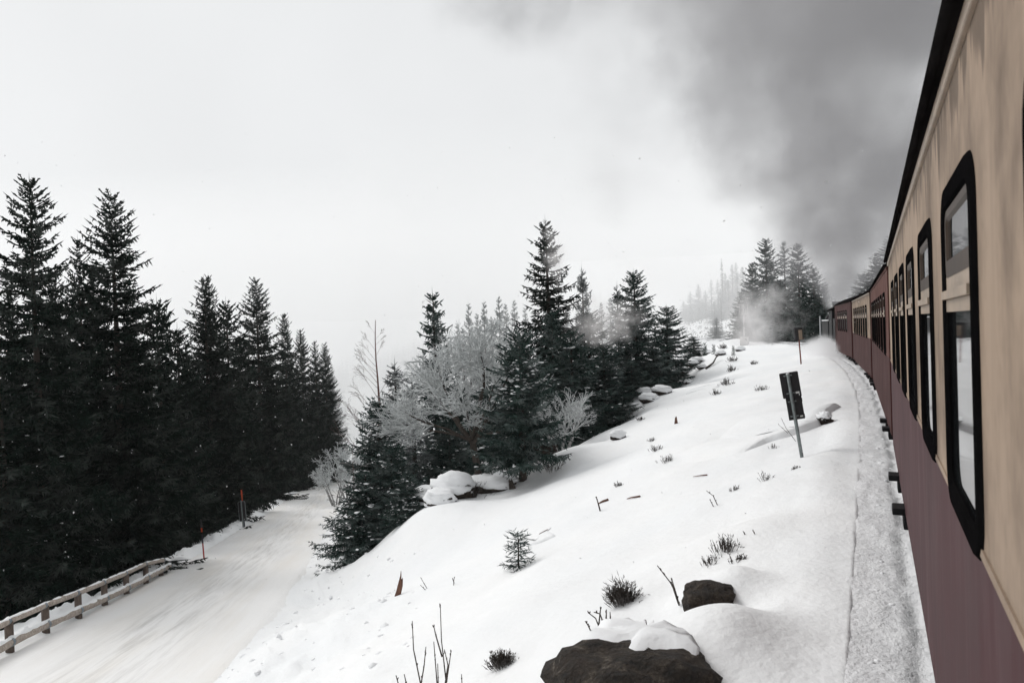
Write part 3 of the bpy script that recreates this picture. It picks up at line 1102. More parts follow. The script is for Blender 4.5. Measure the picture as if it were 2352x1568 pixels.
# --- pale frosted trees in the fog behind the middle group
PG = 'pale frosted conifers in the fog behind the middle group'
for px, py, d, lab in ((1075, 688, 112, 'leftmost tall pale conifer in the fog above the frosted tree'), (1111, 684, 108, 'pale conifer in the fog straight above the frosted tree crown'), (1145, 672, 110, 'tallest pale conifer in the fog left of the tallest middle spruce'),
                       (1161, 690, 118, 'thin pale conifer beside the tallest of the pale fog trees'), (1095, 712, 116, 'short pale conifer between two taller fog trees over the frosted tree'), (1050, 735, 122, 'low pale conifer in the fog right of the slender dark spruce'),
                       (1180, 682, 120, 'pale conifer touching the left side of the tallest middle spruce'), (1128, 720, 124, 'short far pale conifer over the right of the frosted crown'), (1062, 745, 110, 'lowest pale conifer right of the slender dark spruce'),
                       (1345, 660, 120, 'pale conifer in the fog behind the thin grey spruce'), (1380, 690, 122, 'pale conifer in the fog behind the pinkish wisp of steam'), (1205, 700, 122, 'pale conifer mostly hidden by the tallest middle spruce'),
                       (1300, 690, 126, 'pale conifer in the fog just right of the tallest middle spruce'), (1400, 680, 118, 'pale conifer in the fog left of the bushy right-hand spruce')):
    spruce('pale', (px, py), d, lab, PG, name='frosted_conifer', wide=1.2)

# --- dark spruces past the bend, ahead of the engine
G3 = 'spruces on the bank past the railway bend'
spruce('far', (1758, 545), 92, 'tall broad spruce past the railway bend, tallest left of the engine', G3, wide=1.25)
spruce('far', (1727, 600), 94, 'dark spruce leaning into the left side of the tall one past the bend', G3, wide=1.1)
spruce('far', (1702, 668), 95, 'lowest spruce at the left foot of the group past the bend, by the line pole', G3, wide=1.1)
spruce('far', (1832, 556), 88, 'tall grey spruce right of the frosted tree past the bend', G3, wide=1.15)
spruce('far', (1786, 640), 93, 'grey spruce behind the drifting steam past the bend', G3, wide=1.2)
spruce('far', (1868, 612), 84, 'spruce with lopsided boughs left of the smoke over the engine', G3, wide=1.25)
spruce('far', (1892, 655), 82, 'dark spruce close beside the engine front', G3, wide=1.2)
spruce('far', (1915, 705), 88, 'low spruce just above the engine front', G3, wide=1.2)
spruce('pale_full', (1800, 548), 100, 'white frosted tree between the two tall spruces past the bend', None, name='frosted_conifer', wide=1.1)
spruce('pale_full', (1775, 728), 84, 'small frosted spruce on the bank below the tall spruces', None, name='frosted_conifer', wide=1.0)
spruce('far', (1882, 745), 74, 'low dark bushy spruce on the cutting beside the red stake', G3, wide=1.6)
FG = 'faint frosted trees on the hillside left of the bend'
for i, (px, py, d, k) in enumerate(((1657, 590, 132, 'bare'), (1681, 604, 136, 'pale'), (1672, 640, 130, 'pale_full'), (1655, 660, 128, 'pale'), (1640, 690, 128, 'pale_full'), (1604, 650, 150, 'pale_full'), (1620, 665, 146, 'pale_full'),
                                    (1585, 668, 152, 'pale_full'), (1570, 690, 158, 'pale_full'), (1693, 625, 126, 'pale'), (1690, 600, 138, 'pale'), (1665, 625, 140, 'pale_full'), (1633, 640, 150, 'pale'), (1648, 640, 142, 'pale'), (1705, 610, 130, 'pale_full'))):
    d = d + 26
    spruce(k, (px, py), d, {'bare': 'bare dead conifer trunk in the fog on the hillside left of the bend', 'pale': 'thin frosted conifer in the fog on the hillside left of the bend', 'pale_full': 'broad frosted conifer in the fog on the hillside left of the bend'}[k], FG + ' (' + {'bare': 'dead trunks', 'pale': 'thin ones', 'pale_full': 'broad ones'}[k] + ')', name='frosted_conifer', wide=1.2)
spruce('pale_full', (1645, 728), 118, 'small frosted conifer on the white clearing left of the bend', None, name='frosted_conifer', wide=1.4)

# --- trees on the far side of the train
G4 = 'dark spruces behind the train roofs'
spruce('big_c', (2012, 578), 62, 'dark spruce behind the roof of the second coach, under the smoke', G4, wide=1.3)
spruce('big_a', (2046, 540), 52, 'dark spruce cut off by the roof of the nearest coach', G4, wide=1.3)
spruce('mid_a', (1984, 622), 70, 'lower spruce behind the coach roofs nearest the engine', G4, wide=1.7)



# ------------------------------------------------------------------ bare, frosted broadleaf trees
def branching(seed, start, direction, L0, r0, levels, spread, n_children, shrink, upward=0.12, wig=0.16, nseg=5, droop_last=0.0):
    """returns list of (p0, p1, r0, r1, level)"""
    rg = random.Random(seed)
    out = []

    def grow(p, d, L, r, lev):
        pts = [p]
        dd = d.copy()
        n = nseg if lev < levels else 3
        for i in range(n):
            dd = (dd + Vector((rg.uniform(-wig, wig), rg.uniform(-wig, wig), rg.uniform(-wig, wig) * 0.7 + (upward if lev < levels - 1 else -droop_last)))).normalized()
            q = pts[-1] + dd * (L / n)
            f0, f1 = 1 - 0.55 * i / n, 1 - 0.55 * (i + 1) / n
            out.append((pts[-1], q, r * f0, r * f1, lev))
            pts.append(q)
        if lev >= levels:
            return
        k = n_children[min(lev, len(n_children) - 1)]
        for j in range(k):
            t = (j + rg.random() * 0.8 + 0.35) / (k + 0.2)
            t = min(0.98, 0.25 + 0.75 * t) if lev > 0 else min(0.98, 0.5 + 0.5 * t)
            i = min(n - 1, int(t * n))
            base = pts[i].lerp(pts[i + 1], t * n - i)
            ax = (pts[i + 1] - pts[i]).normalized()
            perp = ax.orthogonal().normalized()
            perp = Matrix.Rotation(rg.uniform(0, 2 * pi), 3, ax) @ perp
            a = spread[min(lev, len(spread) - 1)] * rg.uniform(0.7, 1.25)
            nd = (ax * cos(a) + perp * sin(a)).normalized()
            if nd.z < -0.35:
                nd.z *= 0.3
                nd.normalize()
            grow(base, nd, L * shrink[min(lev, len(shrink) - 1)] * rg.uniform(0.7, 1.2) * (1.15 - 0.4 * t), r * 0.52, lev + 1)
    grow(Vector(start), Vector(direction).normalized(), L0, r0, 0)
    return out


def bare_tree(name, label, cat, loc, segs, mats, group=None, split=2, twig_r=1.0):
    """trunk and limbs as one mesh, the fine frosted twigs as another"""
    t = thing(name, label, cat, loc, 0, group)
    for nm, cond, mat, k in (('trunk', lambda l: l < split, mats[0], 7), ('twigs', lambda l: l >= split, mats[1], 3)):
        ss = [s for s in segs if cond(s[4])]
        if not ss:
            continue
        P0 = np.array([s[0][:] for s in ss])
        P1 = np.array([s[1][:] for s in ss])
        R0 = np.array([s[2] for s in ss])
        R1 = np.array([s[3] for s in ss])
        if nm == 'twigs':
            R0 = np.maximum(R0, 0.0075 * twig_r)
            R1 = np.maximum(R1, 0.0055 * twig_r)
        Vv, Qq = prisms(P0, P1, R0, R1, k)
        o = link(nm, from_arrays(nm, Vv, Qq), mat, t, smooth=(k > 4))
        if nm == 'twigs':
            tag(o, kind='stuff')
    return t


def tree_from_base(px, py, d=None):
    if d is None:
        p, _ = ground_at(px, py)
    else:
        p = at(px, py, d)
        p[2] = hz(p[0], p[1])
    return p


p = tree_from_base(1097, 1122, 31.0)
segs = []
fork = Vector((-0.18, 0.05, 1.75))
for a, b_, ra, rb in ((Vector((0.12, 0, -0.5)), Vector((0.05, 0.0, 0.6)), 0.20, 0.155), (Vector((0.05, 0, 0.6)), fork, 0.155, 0.14)):
    segs.append((a, b_, ra, rb, 0))
for k, (dx, dy, dz, L, r) in enumerate(((-0.75, 0.1, 0.75, 2.7, 0.085), (-0.35, -0.4, 0.95, 2.9, 0.085), (0.25, 0.2, 1.0, 3.0, 0.095), (0.75, -0.1, 0.85, 2.8, 0.085), (-0.95, -0.25, 0.28, 2.5, 0.065), (0.9, 0.35, 0.35, 2.4, 0.06), (-0.2, 0.7, 0.8, 2.4, 0.065), (-0.55, -0.5, 0.45, 2.4, 0.06), (0.35, -0.75, 0.5, 2.2, 0.06))):
    segs += [(a, b_, c, d_, l + 1) for a, b_, c, d_, l in branching(40 + k, fork + Vector((0, 0, 0.12 * (k % 3))), (dx, dy, dz), L * 1.30, r, 3, (0.75, 0.8, 0.75), (13, 9, 5), (0.52, 0.50, 0.52), upward=0.03, wig=0.22, droop_last=0.0)]
bare_tree('frosted_tree', 'bare broadleaf tree thick with white frost, its short dark trunk standing among snowy boulders', 'tree', p, segs, ('bark', 'frost_twigs'), split=2, twig_r=1.25)

for k, (px, py, d, Ht, lab) in enumerate(((975, 1060, 34, 3.4, 'frosted bare shrub thicket left of the round frosted tree'), (925, 1020, 38, 3.6, 'grey frosted brush behind the birch, left of the frosted tree'), (1030, 1000, 38, 3.3, 'tall frosted brush behind the crown of the round frosted tree'), (1292, 1015, 33.5, 3.4, 'frosted bare shrub showing right of the front spruce'))):
    p = tree_from_base(px, py, d)
    segs = []
    for j in range(6):
        a = j * 1.05 + k
        segs += branching(100 + 10 * k + j, (cos(a) * 0.2, sin(a) * 0.2, 0), (cos(a) * 0.42, sin(a) * 0.42, 1.0), Ht * 0.62, 0.05, 3, (0.65, 0.75, 0.8), (8, 7, 4), (0.55, 0.5, 0.5), upward=0.06, wig=0.22)
    bare_tree('frosted_shrub', lab, 'shrub', p, segs, ('bark_frosted', 'frost_twigs' if k != 1 else 'brush_twigs'), 'frosted shrubs among the spruces', split=1, twig_r=1.35)
for k, (px, py, d, Ht, lab) in enumerate(((794, 1056, 78, 7.0, 'grey frosted shrub leaning over the road crest at the end of the dark wood'), (768, 1070, 70, 5.0, 'low frosted shrub at the road edge just before the crest'))):
    p = tree_from_base(px, py, d)
    segs = []
    for j in range(6):
        a = j * 1.05 + k
        segs += branching(150 + 10 * k + j, (cos(a) * 0.3, sin(a) * 0.3, 0), (cos(a) * 0.45, sin(a) * 0.45, 1.0), Ht * 0.6, 0.07, 3, (0.6, 0.62, 0.7), (8, 7, 5), (0.5, 0.5, 0.5), upward=0.05, wig=0.2)
    bare_tree('frosted_shrub', lab, 'shrub', p, segs, ('bark_frosted', 'frost_twigs'), 'frosted shrubs at the road crest', split=1, twig_r=2.4)

# birch with a reddish trunk, and a thin leafless young birch in front of the wide spruce
p = at(872, 1000, 42)
p[2] = hz(p[0], p[1])
tip = at(856, 735, 42)
Hb = tip[2] - p[2]
segs = []
pts = [Vector((0.0 - 0.012 * t * t * Hb * 0.1, 0, Hb * t)) for t in np.linspace(0, 1, 12)]
for i in range(11):
    pts[i + 1].x += 0.06 * sin(i * 1.3)
    segs.append((pts[i], pts[i + 1], 0.115 * (1 - i / 11.5) + 0.014, 0.115 * (1 - (i + 1) / 11.5) + 0.012, 0))
rgb = random.Random(9)
for k in range(26):
    t = 0.30 + 0.66 * k / 26
    q = Vector((0.06 * sin((t * 11 - 1) * 1.3), 0, Hb * t))
    side = -1 if rgb.random() < 0.66 else 1
    c_, s_ = cos(YAW), sin(YAW)
    rx = side * rgb.uniform(0.6, 1.0)
    dy = rgb.uniform(-0.5, 0.5)
    L = (1 - t) * 3.9 + 0.6 if side < 0 else (1 - t) * 2.4 + 0.5
    segs += [(a, b_, c, d_, l + 1) for a, b_, c, d_, l in branching(300 + k, q, (c_ * rx - s_ * dy, s_ * rx + c_ * dy, 0.95), L, 0.022 * (1.25 - t), 2, (0.5, 0.6), (6, 3), (0.30, 0.45), upward=0.02, wig=0.09)]
bare_tree('birch_tree', 'slender leafless birch with a reddish trunk and fine branches in the gap above the road', 'birch', p, segs, ('birch_bark', 'birch_twigs'), split=1, twig_r=0.8)
p = at(815, 1170, 30)
p[2] = hz(p[0], p[1])
tip = at(812, 1032, 30)
Hb = tip[2] - p[2]
segs = [(Vector((0, 0, Hb * i / 6)), Vector((0.015 * sin(i), 0, Hb * (i + 1) / 6)), 0.035 * (1 - i / 6.5), 0.035 * (1 - (i + 1) / 6.5), 0) for i in range(6)]
for k in range(20):
    t = 0.35 + 0.6 * k / 20
    a = k * 2.4
    segs += [(x_, y_, c, d_, l + 1) for x_, y_, c, d_, l in branching(340 + k, (0, 0, Hb * t), (cos(a), sin(a), 0.35), (1 - t) * 1.5 + 0.35, 0.012, 1, (0.6,), (6,), (0.4,), upward=-0.02, wig=0.12)]
bare_tree('young_birch', 'thin leafless sapling stem rising out of the spreading spruce at the road edge', 'sapling', p, segs, ('birch_bark', 'brush_twigs'), split=1, twig_r=1.0)

# dark peaty understorey: fallen leaning trunk near the bare tree
p, _ = ground_at(930, 1180)


# ------------------------------------------------------------------ the train
def rrect(w, h, r, n=5):
    """rounded rectangle outline, centred, width along y, height along z"""
    pts = []
    for cx_, cy_, a0 in ((w / 2 - r, h / 2 - r, 0), (-w / 2 + r, h / 2 - r, pi / 2), (-w / 2 + r, -h / 2 + r, pi), (w / 2 - r, -h / 2 + r, 3 * pi / 2)):
        for k in range(n + 1):
            a = a0 + pi / 2 * k / n
            pts.append((cx_ + r * cos(a), cy_ + r * sin(a)))
    return pts


def ring_mesh(name, outer, inner, x0, x1):
    """frame between two outlines of equal length, standing from x0 (outside) to x1 (inside)"""
    n = len(outer)
    vs_ = []
    for x, o in ((x0 + 0.012, outer), (x0, [(a * 0.975, b_ * 0.98) for a, b_ in outer]), (x0, [(a * 1.03, b_ * 1.025) for a, b_ in inner]), (x0 + 0.012, inner), (x1, inner), (x1, outer)):
        vs_ += [(x, p_[0], p_[1]) for p_ in o]
    fs_ = []
    for k in range(6):
        a, b_ = k * n, ((k + 1) % 6) * n
        for i in range(n):
            j = (i + 1) % n
            fs_.append((a + i, a + j, b_ + j, b_ + i))
    mb = MB()
    mb.add(vs_, fs_)
    return mb.mesh(name)


WB, WT = 1.72, 2.935          # window frame bottom and top above the rail
WW = 1.00                     # window frame width
WZ, WH = (WB + WT) / 2, WT - WB
SIDE = -1.20                  # left side wall of a coach, right of which all else lies
_ring = ring_mesh('frame', rrect(WW, WH, 0.15), rrect(WW - 0.18, WH - 0.18, 0.09), -0.014, 0.02)
_ring.materials.append(MATS['rubber'])
for p_ in _ring.polygons:
    p_.use_smooth = False
_lower = MB().box((0.006, -WW / 2 + 0.06, -WH / 2 + 0.06), (0.012, WW / 2 - 0.06, WH * 0.14)).mesh('pane')
_upper = MB().box((0.003, -WW / 2 + 0.13, WH * 0.14 + 0.11), (0.010, WW / 2 - 0.13, WH / 2 - 0.13)).mesh('pane')
for me in (_lower, _upper):
    me.materials.append(MATS['glass_dark'])
mb = MB()
mb.box((-0.004, -WW / 2 + 0.075, WH * 0.14 + 0.045), (0.03, WW / 2 - 0.075, WH * 0.14 + 0.10))
mb.box((-0.022, -WW / 2 + 0.075, WH * 0.14 + 0.012), (0.03, WW / 2 - 0.075, WH * 0.14 + 0.043))
mb.box((-0.006, -WW / 2 + 0.075, WH * 0.14 - 0.035), (0.032, WW / 2 - 0.075, WH * 0.14 + 0.010))
_bar = mb.mesh('sash_bar')
_bar.materials.append(MATS['sash'])
_us = ring_mesh('upper_sash', [(a, b_ + (WH * 0.14 + 0.10 + WH / 2 - 0.08) / 2) for a, b_ in rrect(WW - 0.17, WH / 2 - 0.08 - WH * 0.14 - 0.10, 0.05)],
                [(a, b_ + (WH * 0.14 + 0.10 + WH / 2 - 0.08) / 2) for a, b_ in rrect(WW - 0.27, WH / 2 - 0.08 - WH * 0.14 - 0.20, 0.03)], -0.006, 0.03)
_us.materials.append(MATS['sash_dark'])
mb = MB()
mb.box((0.012, -0.05, -0.012), (0.03, 0.05, 0.012))
_hnd = mb.mesh('latch')
_hnd.materials.append(MATS['sash'])


def coach_window(parent, y):
    f = link('window', _ring, None, parent)
    f.location = (SIDE, y, WZ)
    link('pane', _lower, None, f)
    link('pane', _upper, None, f)
    link('sash_bar', _bar, None, f)
    link('upper_sash', _us, None, f)
    return f


def coach(s0, L, wins, label, upper, lower, cant=0.0, door=None, steps=(1.4, 2.6), lowz=0.40):
    a = track_point(s0)
    b_ = track_point(s0 + L)
    t = thing('passenger_coach', label, 'railway coach', (a[0], a[1], RAIL_Z), 0, 'coaches of the steam train')
    t.rotation_euler = (0, cant, atan2(-(b_[0] - a[0]), b_[1] - a[1]))
    # local: y forward along the coach from 0 to L, x to the right, z above the rail
    R_ = 3.345
    bz = 1.75
    # lower panel with a slight tuck-under, upper panel pierced by the windows
    MB().box((SIDE, 0, lowz), (SIDE + 0.05, L, bz)).build('lower_panel', lower, t, bevel=0.008)
    MB().box((SIDE - 0.006, 0.02, bz + 0.002), (SIDE + 0.01, L - 0.02, bz + 0.03)).build('belt_strip', upper, t)
    mb = MB()
    hw, z0, z1 = WW / 2 - 0.06, WB + 0.06, WT - 0.06
    edges = [0.0]
    for w in sorted(wins):
        edges += [w - hw, w + hw]
    edges.append(L)
    mb.box((SIDE, 0, z1), (SIDE + 0.05, L, R_ - 0.02))
    mb.box((SIDE, 0, bz + 0.002), (SIDE + 0.05, L, z0)) if z0 > bz + 0.01 else None
    for i in range(0, len(edges), 2):
        mb.box((SIDE, edges[i], max(z0, bz + 0.002)), (SIDE + 0.05, edges[i + 1], z1))
    mb.build('upper_panel', upper, t)
    for w in wins:
        coach_window(t, w)
    # cornice, gutter and curved roof
    MB().box((SIDE - 0.018, 0, R_ - 0.075), (SIDE + 0.02, L, R_ - 0.022)).build('cornice', 'sash' if upper == 'cream_paint' else upper, t, bevel=0.006)
    MB().tube([(SIDE - 0.045, -0.03, R_ + 0.0), (SIDE - 0.045, L + 0.03, R_ + 0.0)], 0.024, 8).build('gutter', 'roof_tar', t, smooth=True)
    prof = [(SIDE - 0.05, R_ - 0.02)]
    for k in range(13):
        u = -1 + 2 * k / 12
        prof.append((u * (1.2 + 0.035), R_ + 0.02 + 0.42 * (1 - abs(u) ** 2.4)))
    prof.append((1.25, R_ - 0.02))
    MB().prism(prof, 'y', -0.04, L + 0.04).build('roof', 'roof_tar', t)
    for k in range(int(L / 3)):
        yv = 1.6 + 3.0 * k
        m_ = MB()
        m_.tube([(0.0, yv, R_ + 0.40), (0.0, yv, R_ + 0.52), (0.0, yv, R_ + 0.55), (0.0, yv, R_ + 0.60)], [0.07, 0.07, 0.14, 0.10], 10)
        m_.build('roof_vent', 'roof_tar', t)
    # right wall, floor, ends
    MB().box((1.15, 0, lowz), (1.20, L, R_ - 0.02)).build('side_wall', lower, t)
    MB().box((SIDE + 0.055, 0.05, 0.95), (1.145, L - 0.05, 1.05)).build('floor', 'black_iron', t)
    MB().box((SIDE + 0.30, 0.06, 1.06), (SIDE + 0.33, L - 0.06, R_ - 0.05)).build('dark_lining', 'black_iron', t)
    for y0, y1 in ((-0.012, 0.045), (L - 0.045, L + 0.012)):
        m_ = MB()
        m_.box((SIDE + 0.02, y0, lowz + 0.02), (1.18, y1, R_ - 0.03))
        sg = -1 if y0 < 0 else 1
        for xx in (-1.05, -0.55, 0.55, 1.05):
            ye = y0 - 0.03 if sg < 0 else y1 + 0.03
            m_.box((xx - 0.03, min(ye, y0), lowz + 0.05), (xx + 0.03, max(ye, y1), R_ - 0.1))
        m_.build('end_wall', 'end_red', t)
        ya, yb_ = (y0 - 0.34, y0) if sg < 0 else (y1, y1 + 0.34)
        m_ = MB()
        for q in range(4):
            yy = ya + (yb_ - ya) * q / 4
            e = 0.04 * (q % 2)
            m_.box((-0.48 + e, yy, 1.05), (0.48 - e, yy + (yb_ - ya) / 4, 3.05 - e))
        m_.build('gangway', 'rubber', t)
        MB().tube([(0, ya - 0.0, 0.72), (0, yb_, 0.72)], 0.09, 8).build('coupler', 'black_iron', t)
    # under-frame, bogies, steps
    m_ = MB()
    m_.box((-1.0, 0.3, 0.55), (-0.85, L - 0.3, 0.94))
    m_.box((0.85, 0.3, 0.55), (1.0, L - 0.3, 0.94))
    m_.box((-0.6, L / 2 - 1.2, 0.35), (0.6, L / 2 + 1.2, 0.8))
    m_.build('underframe', 'black_iron', t)
    for yc in (2.3, L - 2.3):
        bg = MB()
        for sx in (-1, 1):
            bg.box((sx * 0.68 - 0.04, yc - 1.15, 0.32), (sx * 0.68 + 0.04, yc + 1.15, 0.52))
            for yy in (-0.7, 0.7):
                bg.box((sx * 0.74 - 0.10, yc + yy - 0.13, 0.22), (sx * 0.74 + 0.10, yc + yy + 0.13, 0.46))
        bo = bg.build('bogie', 'black_iron', t)
        for yy in (-0.7, 0.7):
            wb = MB()
            for sx in (-0.53, 0.53):
                wb.tube([(sx - 0.06, yc + yy, 0.36), (sx + 0.06, yc + yy, 0.36)], 0.36, 18)
            wb.tube([(-0.6, yc + yy, 0.36), (0.6, yc + yy, 0.36)], 0.06, 8)
            wb.build('wheelset', 'black_iron', bo)
    for yc in steps:
        m_ = MB()
        m_.box((SIDE - 0.12, yc - 0.14, lowz - 0.02), (SIDE + 0.1, yc + 0.14, lowz + 0.05))
        m_.box((SIDE - 0.02, yc - 0.17, lowz - 0.16), (SIDE + 0.1, yc + 0.17, lowz - 0.02))
        m_.box((SIDE + 0.01, yc - 0.15, lowz + 0.05), (SIDE + 0.05, yc - 0.12, lowz + 0.40)) if False else None
        m_.build('footstep', 'black_iron', t, bevel=0.01)
    if door:
        for yd in door:
            d_ = MB().box((SIDE - 0.012, yd - 0.36, 1.0), (SIDE - 0.001, yd + 0.36, 3.05)).build('door', lower, t, bevel=0.006)
            MB().box((SIDE - 0.018, yd - 0.22, 1.95), (SIDE - 0.013, yd + 0.22, 2.85)).build('window', 'glass_dark', d_)
            MB().tube([(SIDE - 0.06, yd - 0.42, 1.4), (SIDE - 0.06, yd - 0.42, 2.3)], 0.015, 6).build('handrail', 'sash_dark', d_)
    return t


C1L = 15.6
c1 = coach(13.35 - C1L, C1L, [C1L - 13.35 + 2.43 + 0.5 + 1.64 * k - (0.13 if k < 0 else 0) for k in range(-1, 6)], 'nearest coach, cream above and plum below, with tall black-framed windows running out of the picture',
           'cream_paint', 'maroon_paint', steps=(1.5, 2.6, C1L - 4.55, C1L - 2.75))
c2 = coach(14.35, 12.75, [1.7 + 1.58 * k for k in range(7)], 'second coach, dull reddish brown all over, just ahead of the cream coach', 'tan_paint', 'red_brown_paint', steps=(0.8, 2.0, 11.0, 12.2))
c3 = coach(28.1, 12.8, [2.0 + 1.48 * k for k in range(7)], 'third coach, cream window band over a red lower side, between two brown-red coaches', 'cream_paint', 'red_brown_paint', steps=(0.8, 2.0, 11.0, 12.2))
c4 = coach(41.95, 11.9, [3.0 + 1.5 * k for k in range(5)], 'front coach, all dark red with a door beside its windows, behind the engine', 'red_brown_paint', 'red_brown_paint', steps=(0.8, 2.0, 10.6), door=(10.9,))

# steam engine
s0 = 54.3
a, b_ = track_point(s0), track_point(s0 + 11.5)
lo = thing('steam_locomotive', 'black steam tank engine pulling the train round the bend, wrapped in its own smoke', 'locomotive', (a[0], a[1], RAIL_Z))
lo.rotation_euler = (0, 0, atan2(-(b_[0] - a[0]), b_[1] - a[1]))


def yprof(name, prof, y0, y1, mat, smooth=False):
    return MB().prism(prof, 'y', y0, y1).build(name, mat, lo, smooth)


MB().tube([(0, 3.6, 2.25), (0, 9.4, 2.25)], 0.72, 20).build('boiler', 'black_iron', lo, True)
MB().tube([(0, 9.4, 2.25), (0, 10.7, 2.25), (0, 10.8, 2.25)], [0.80, 0.80, 0.62], 20).build('smokebox', 'black_iron', lo, True)
MB().tube([(0, 10.0, 2.9), (0, 10.0, 3.35), (0, 10.0, 3.75), (0, 10.0, 3.85)], [0.30, 0.22, 0.27, 0.30], 16).build('chimney', 'black_iron', lo, True)
MB().tube([(0, 7.6, 2.85), (0, 7.6, 3.25), (0, 7.6, 3.42), (0, 7.6, 3.5)], [0.42, 0.40, 0.26, 0.05], 16).build('steam_dome', 'black_iron', lo, True)
MB().tube([(0, 5.6, 2.85), (0, 5.6, 3.2), (0, 5.6, 3.36), (0, 5.6, 3.42)], [0.38, 0.36, 0.22, 0.05], 16).build('sand_dome', 'black_iron', lo, True)
for sx in (-1, 1):
    MB().box((sx * 0.98 - 0.27, 3.55, 1.12), (sx * 0.98 + 0.27, 8.0, 2.35)).build('side_tank', 'black_iron', lo, bevel=0.03)
    MB().tube([(sx * 1.0, 9.3, 0.75), (sx * 1.0, 10.5, 0.75)], 0.33, 14).build('cylinder', 'grey_steel', lo, True)
    MB().tube([(sx * 0.95, 3.2, 0.55), (sx * 0.95, 9.2, 0.62)], 0.05, 6).build('side_rod', 'grey_steel', lo)
    MB().box((sx * 1.0 - 0.25, 8.05, 1.10), (sx * 1.0 + 0.25, 11.1, 1.16)).build('running_board', 'grey_steel', lo)
    MB().tube([(sx * 0.75, 11.14, 1.45), (sx * 0.75, 11.32, 1.45)], 0.14, 12).build('headlamp', 'white_label', lo)
    MB().box((sx * 1.13 - 0.03, 10.0, 1.17), (sx * 1.13 + 0.03, 10.9, 2.75)).build('smoke_deflector', 'grey_steel', lo, bevel=0.01)
cabp = [(-1.2, 1.1), (1.2, 1.1), (1.2, 3.05), (-1.2, 3.05)]
yprof('cab', cabp, 1.5, 3.5, 'black_iron')
yprof('bunker', [(-1.15, 1.1), (1.15, 1.1), (1.15, 2.5), (-1.15, 2.5)], 0.25, 1.48, 'black_iron')
rp = [(-1.3, 3.052)] + [(-1.3 + 2.6 * k / 10, 3.08 + 0.42 * (1 - abs(-1 + 2 * k / 10) ** 2.2)) for k in range(11)] + [(1.3, 3.052)]
yprof('cab_roof', rp, 1.1, 3.75, 'roof_tar')
MB().box((-1.212, 2.0, 2.15), (-1.203, 2.9, 2.85)).build('cab_window', 'glass_dark', lo)
MB().box((-1.0, 0.1, 0.85), (1.0, 11.0, 1.08)).build('frame', 'black_iron', lo)
MB().box((-1.1, 11.02, 0.72), (1.1, 11.14, 1.12)).build('buffer_beam', 'rusty_red', lo)
MB().tube([(0, 11.14, 0.9), (0, 11.55, 0.9), (0, 11.6, 0.9)], [0.09, 0.09, 0.24], 12).build('coupler', 'black_iron', lo)
MB().prism([(11.0, 0.15), (11.75, 0.15), (11.2, 0.7), (11.0, 0.7)], 'x', -1.15, 1.15).build('snow_plough', 'grey_steel', lo)
MB().box((-1.27, 3.6, 2.352), (-0.75, 7.95, 2.42)).build('snow_cap', 'snow_cap', lo, bevel=0.03)
for yw in (3.6, 4.8, 6.0, 7.2, 8.4):
    w_ = MB()
    for sx in (-0.58, 0.58):
        w_.tube([(sx - 0.06, yw, 0.5), (sx + 0.06, yw, 0.5)], 0.5, 18)
    w_.build('wheelset', 'rusty_red', lo)

# ------------------------------------------------------------------ signs, poles, stakes
def post_frame(base, lean_px, h):
    """a post leaning left as in the photograph: returns its top"""
    c_, s_ = cos(YAW), sin(YAW)
    return base + np.array([c_ * lean_px, s_ * lean_px, h])


def oriented(o, origin, axis_up, right):
    """place o so that its local z runs along axis_up and x along right"""
    z = Vector(axis_up).normalized()
    x = Vector(right)
    x = (x - z * x.dot(z)).normalized()
    y = z.cross(x)
    M = Matrix((x, y, z)).transposed().to_4x4()
    M.translation = Vector(origin)
    o.matrix_world = M


# railway sign seen from behind
p, d = ground_at(1842, 1050)
k = d / 1700.0
tp = at(1809, 858, d * 1.005)
t = thing('railway_sign', 'leaning trackside sign seen from behind, two dark panels on a grey steel post', 'sign')
oriented(t, p, tp - p, (cos(YAW) + 0.1, sin(YAW), 0))
hh = float(np.linalg.norm(tp - p))
MB().tube([(0, 0, -0.4), (0, 0, hh)], 0.034, 12).build('post', 'galvanised', t, True)
MB().tube([(0, 0, hh), (0, 0, hh + 0.012)], [0.036, 0.02], 12).build('snow_cap', 'snow_cap', t)
w1 = 43 * k
zt = hh + 0.03
m_ = MB()
m_.prism([(a_, b2 + zt - 61 * k / 2) for a_, b2 in rrect(w1 * 1.0, 59 * k, 0.02, 3)], 'y', 0.045, 0.052)
pn = m_.build('sign_panel', 'sign_back', t)
pn.location.x = 0.09 * w1
z2t = zt - 57 * k
pn2 = MB().prism([(a_, b2) for a_, b2 in ((-w1 * 0.42, z2t), (w1 * 0.42, z2t), (w1 * 0.42, z2t - 54 * k), (-w1 * 0.42, z2t - 54 * k))], 'y', 0.042, 0.049).build('sign_panel', 'sign_back', t)
pn2.location.x = 0.13 * w1
for f_ in (0.16, 0.85):
    MB().box((-w1 * 0.43, 0.030, z2t - 54 * k * f_ - 0.10 * 0.5), (w1 * 0.43, 0.041, z2t - 54 * k * f_ + 0.05 * 0.5)).build('rail_bracket', 'sign_back', pn2)
for zz in (zt - 8 * k, zt - 49 * k, z2t - 11 * k, z2t - 45 * k):
    m_ = MB()
    m_.box((-0.075, -0.008, zz - 0.012), (0.075, 0.040, zz + 0.012))
    m_.tube([(-0.06, -0.02, zz), (-0.06, 0.0, zz)], 0.014, 6)
    m_.tube([(0.06, -0.02, zz), (0.06, 0.0, zz)], 0.014, 6)
    m_.build('clamp', 'galvanised', t)
MB().box((w1 * 0.20, 0.040, zt - 52 * k), (w1 * 0.40, 0.044, zt - 47.5 * k)).build('sticker', 'white_label', pn)
MB().box((w1 * 0.18, 0.036, z2t - 49 * k), (w1 * 0.33, 0.0295, z2t - 46 * k)).build('sticker', 'white_label', pn2)

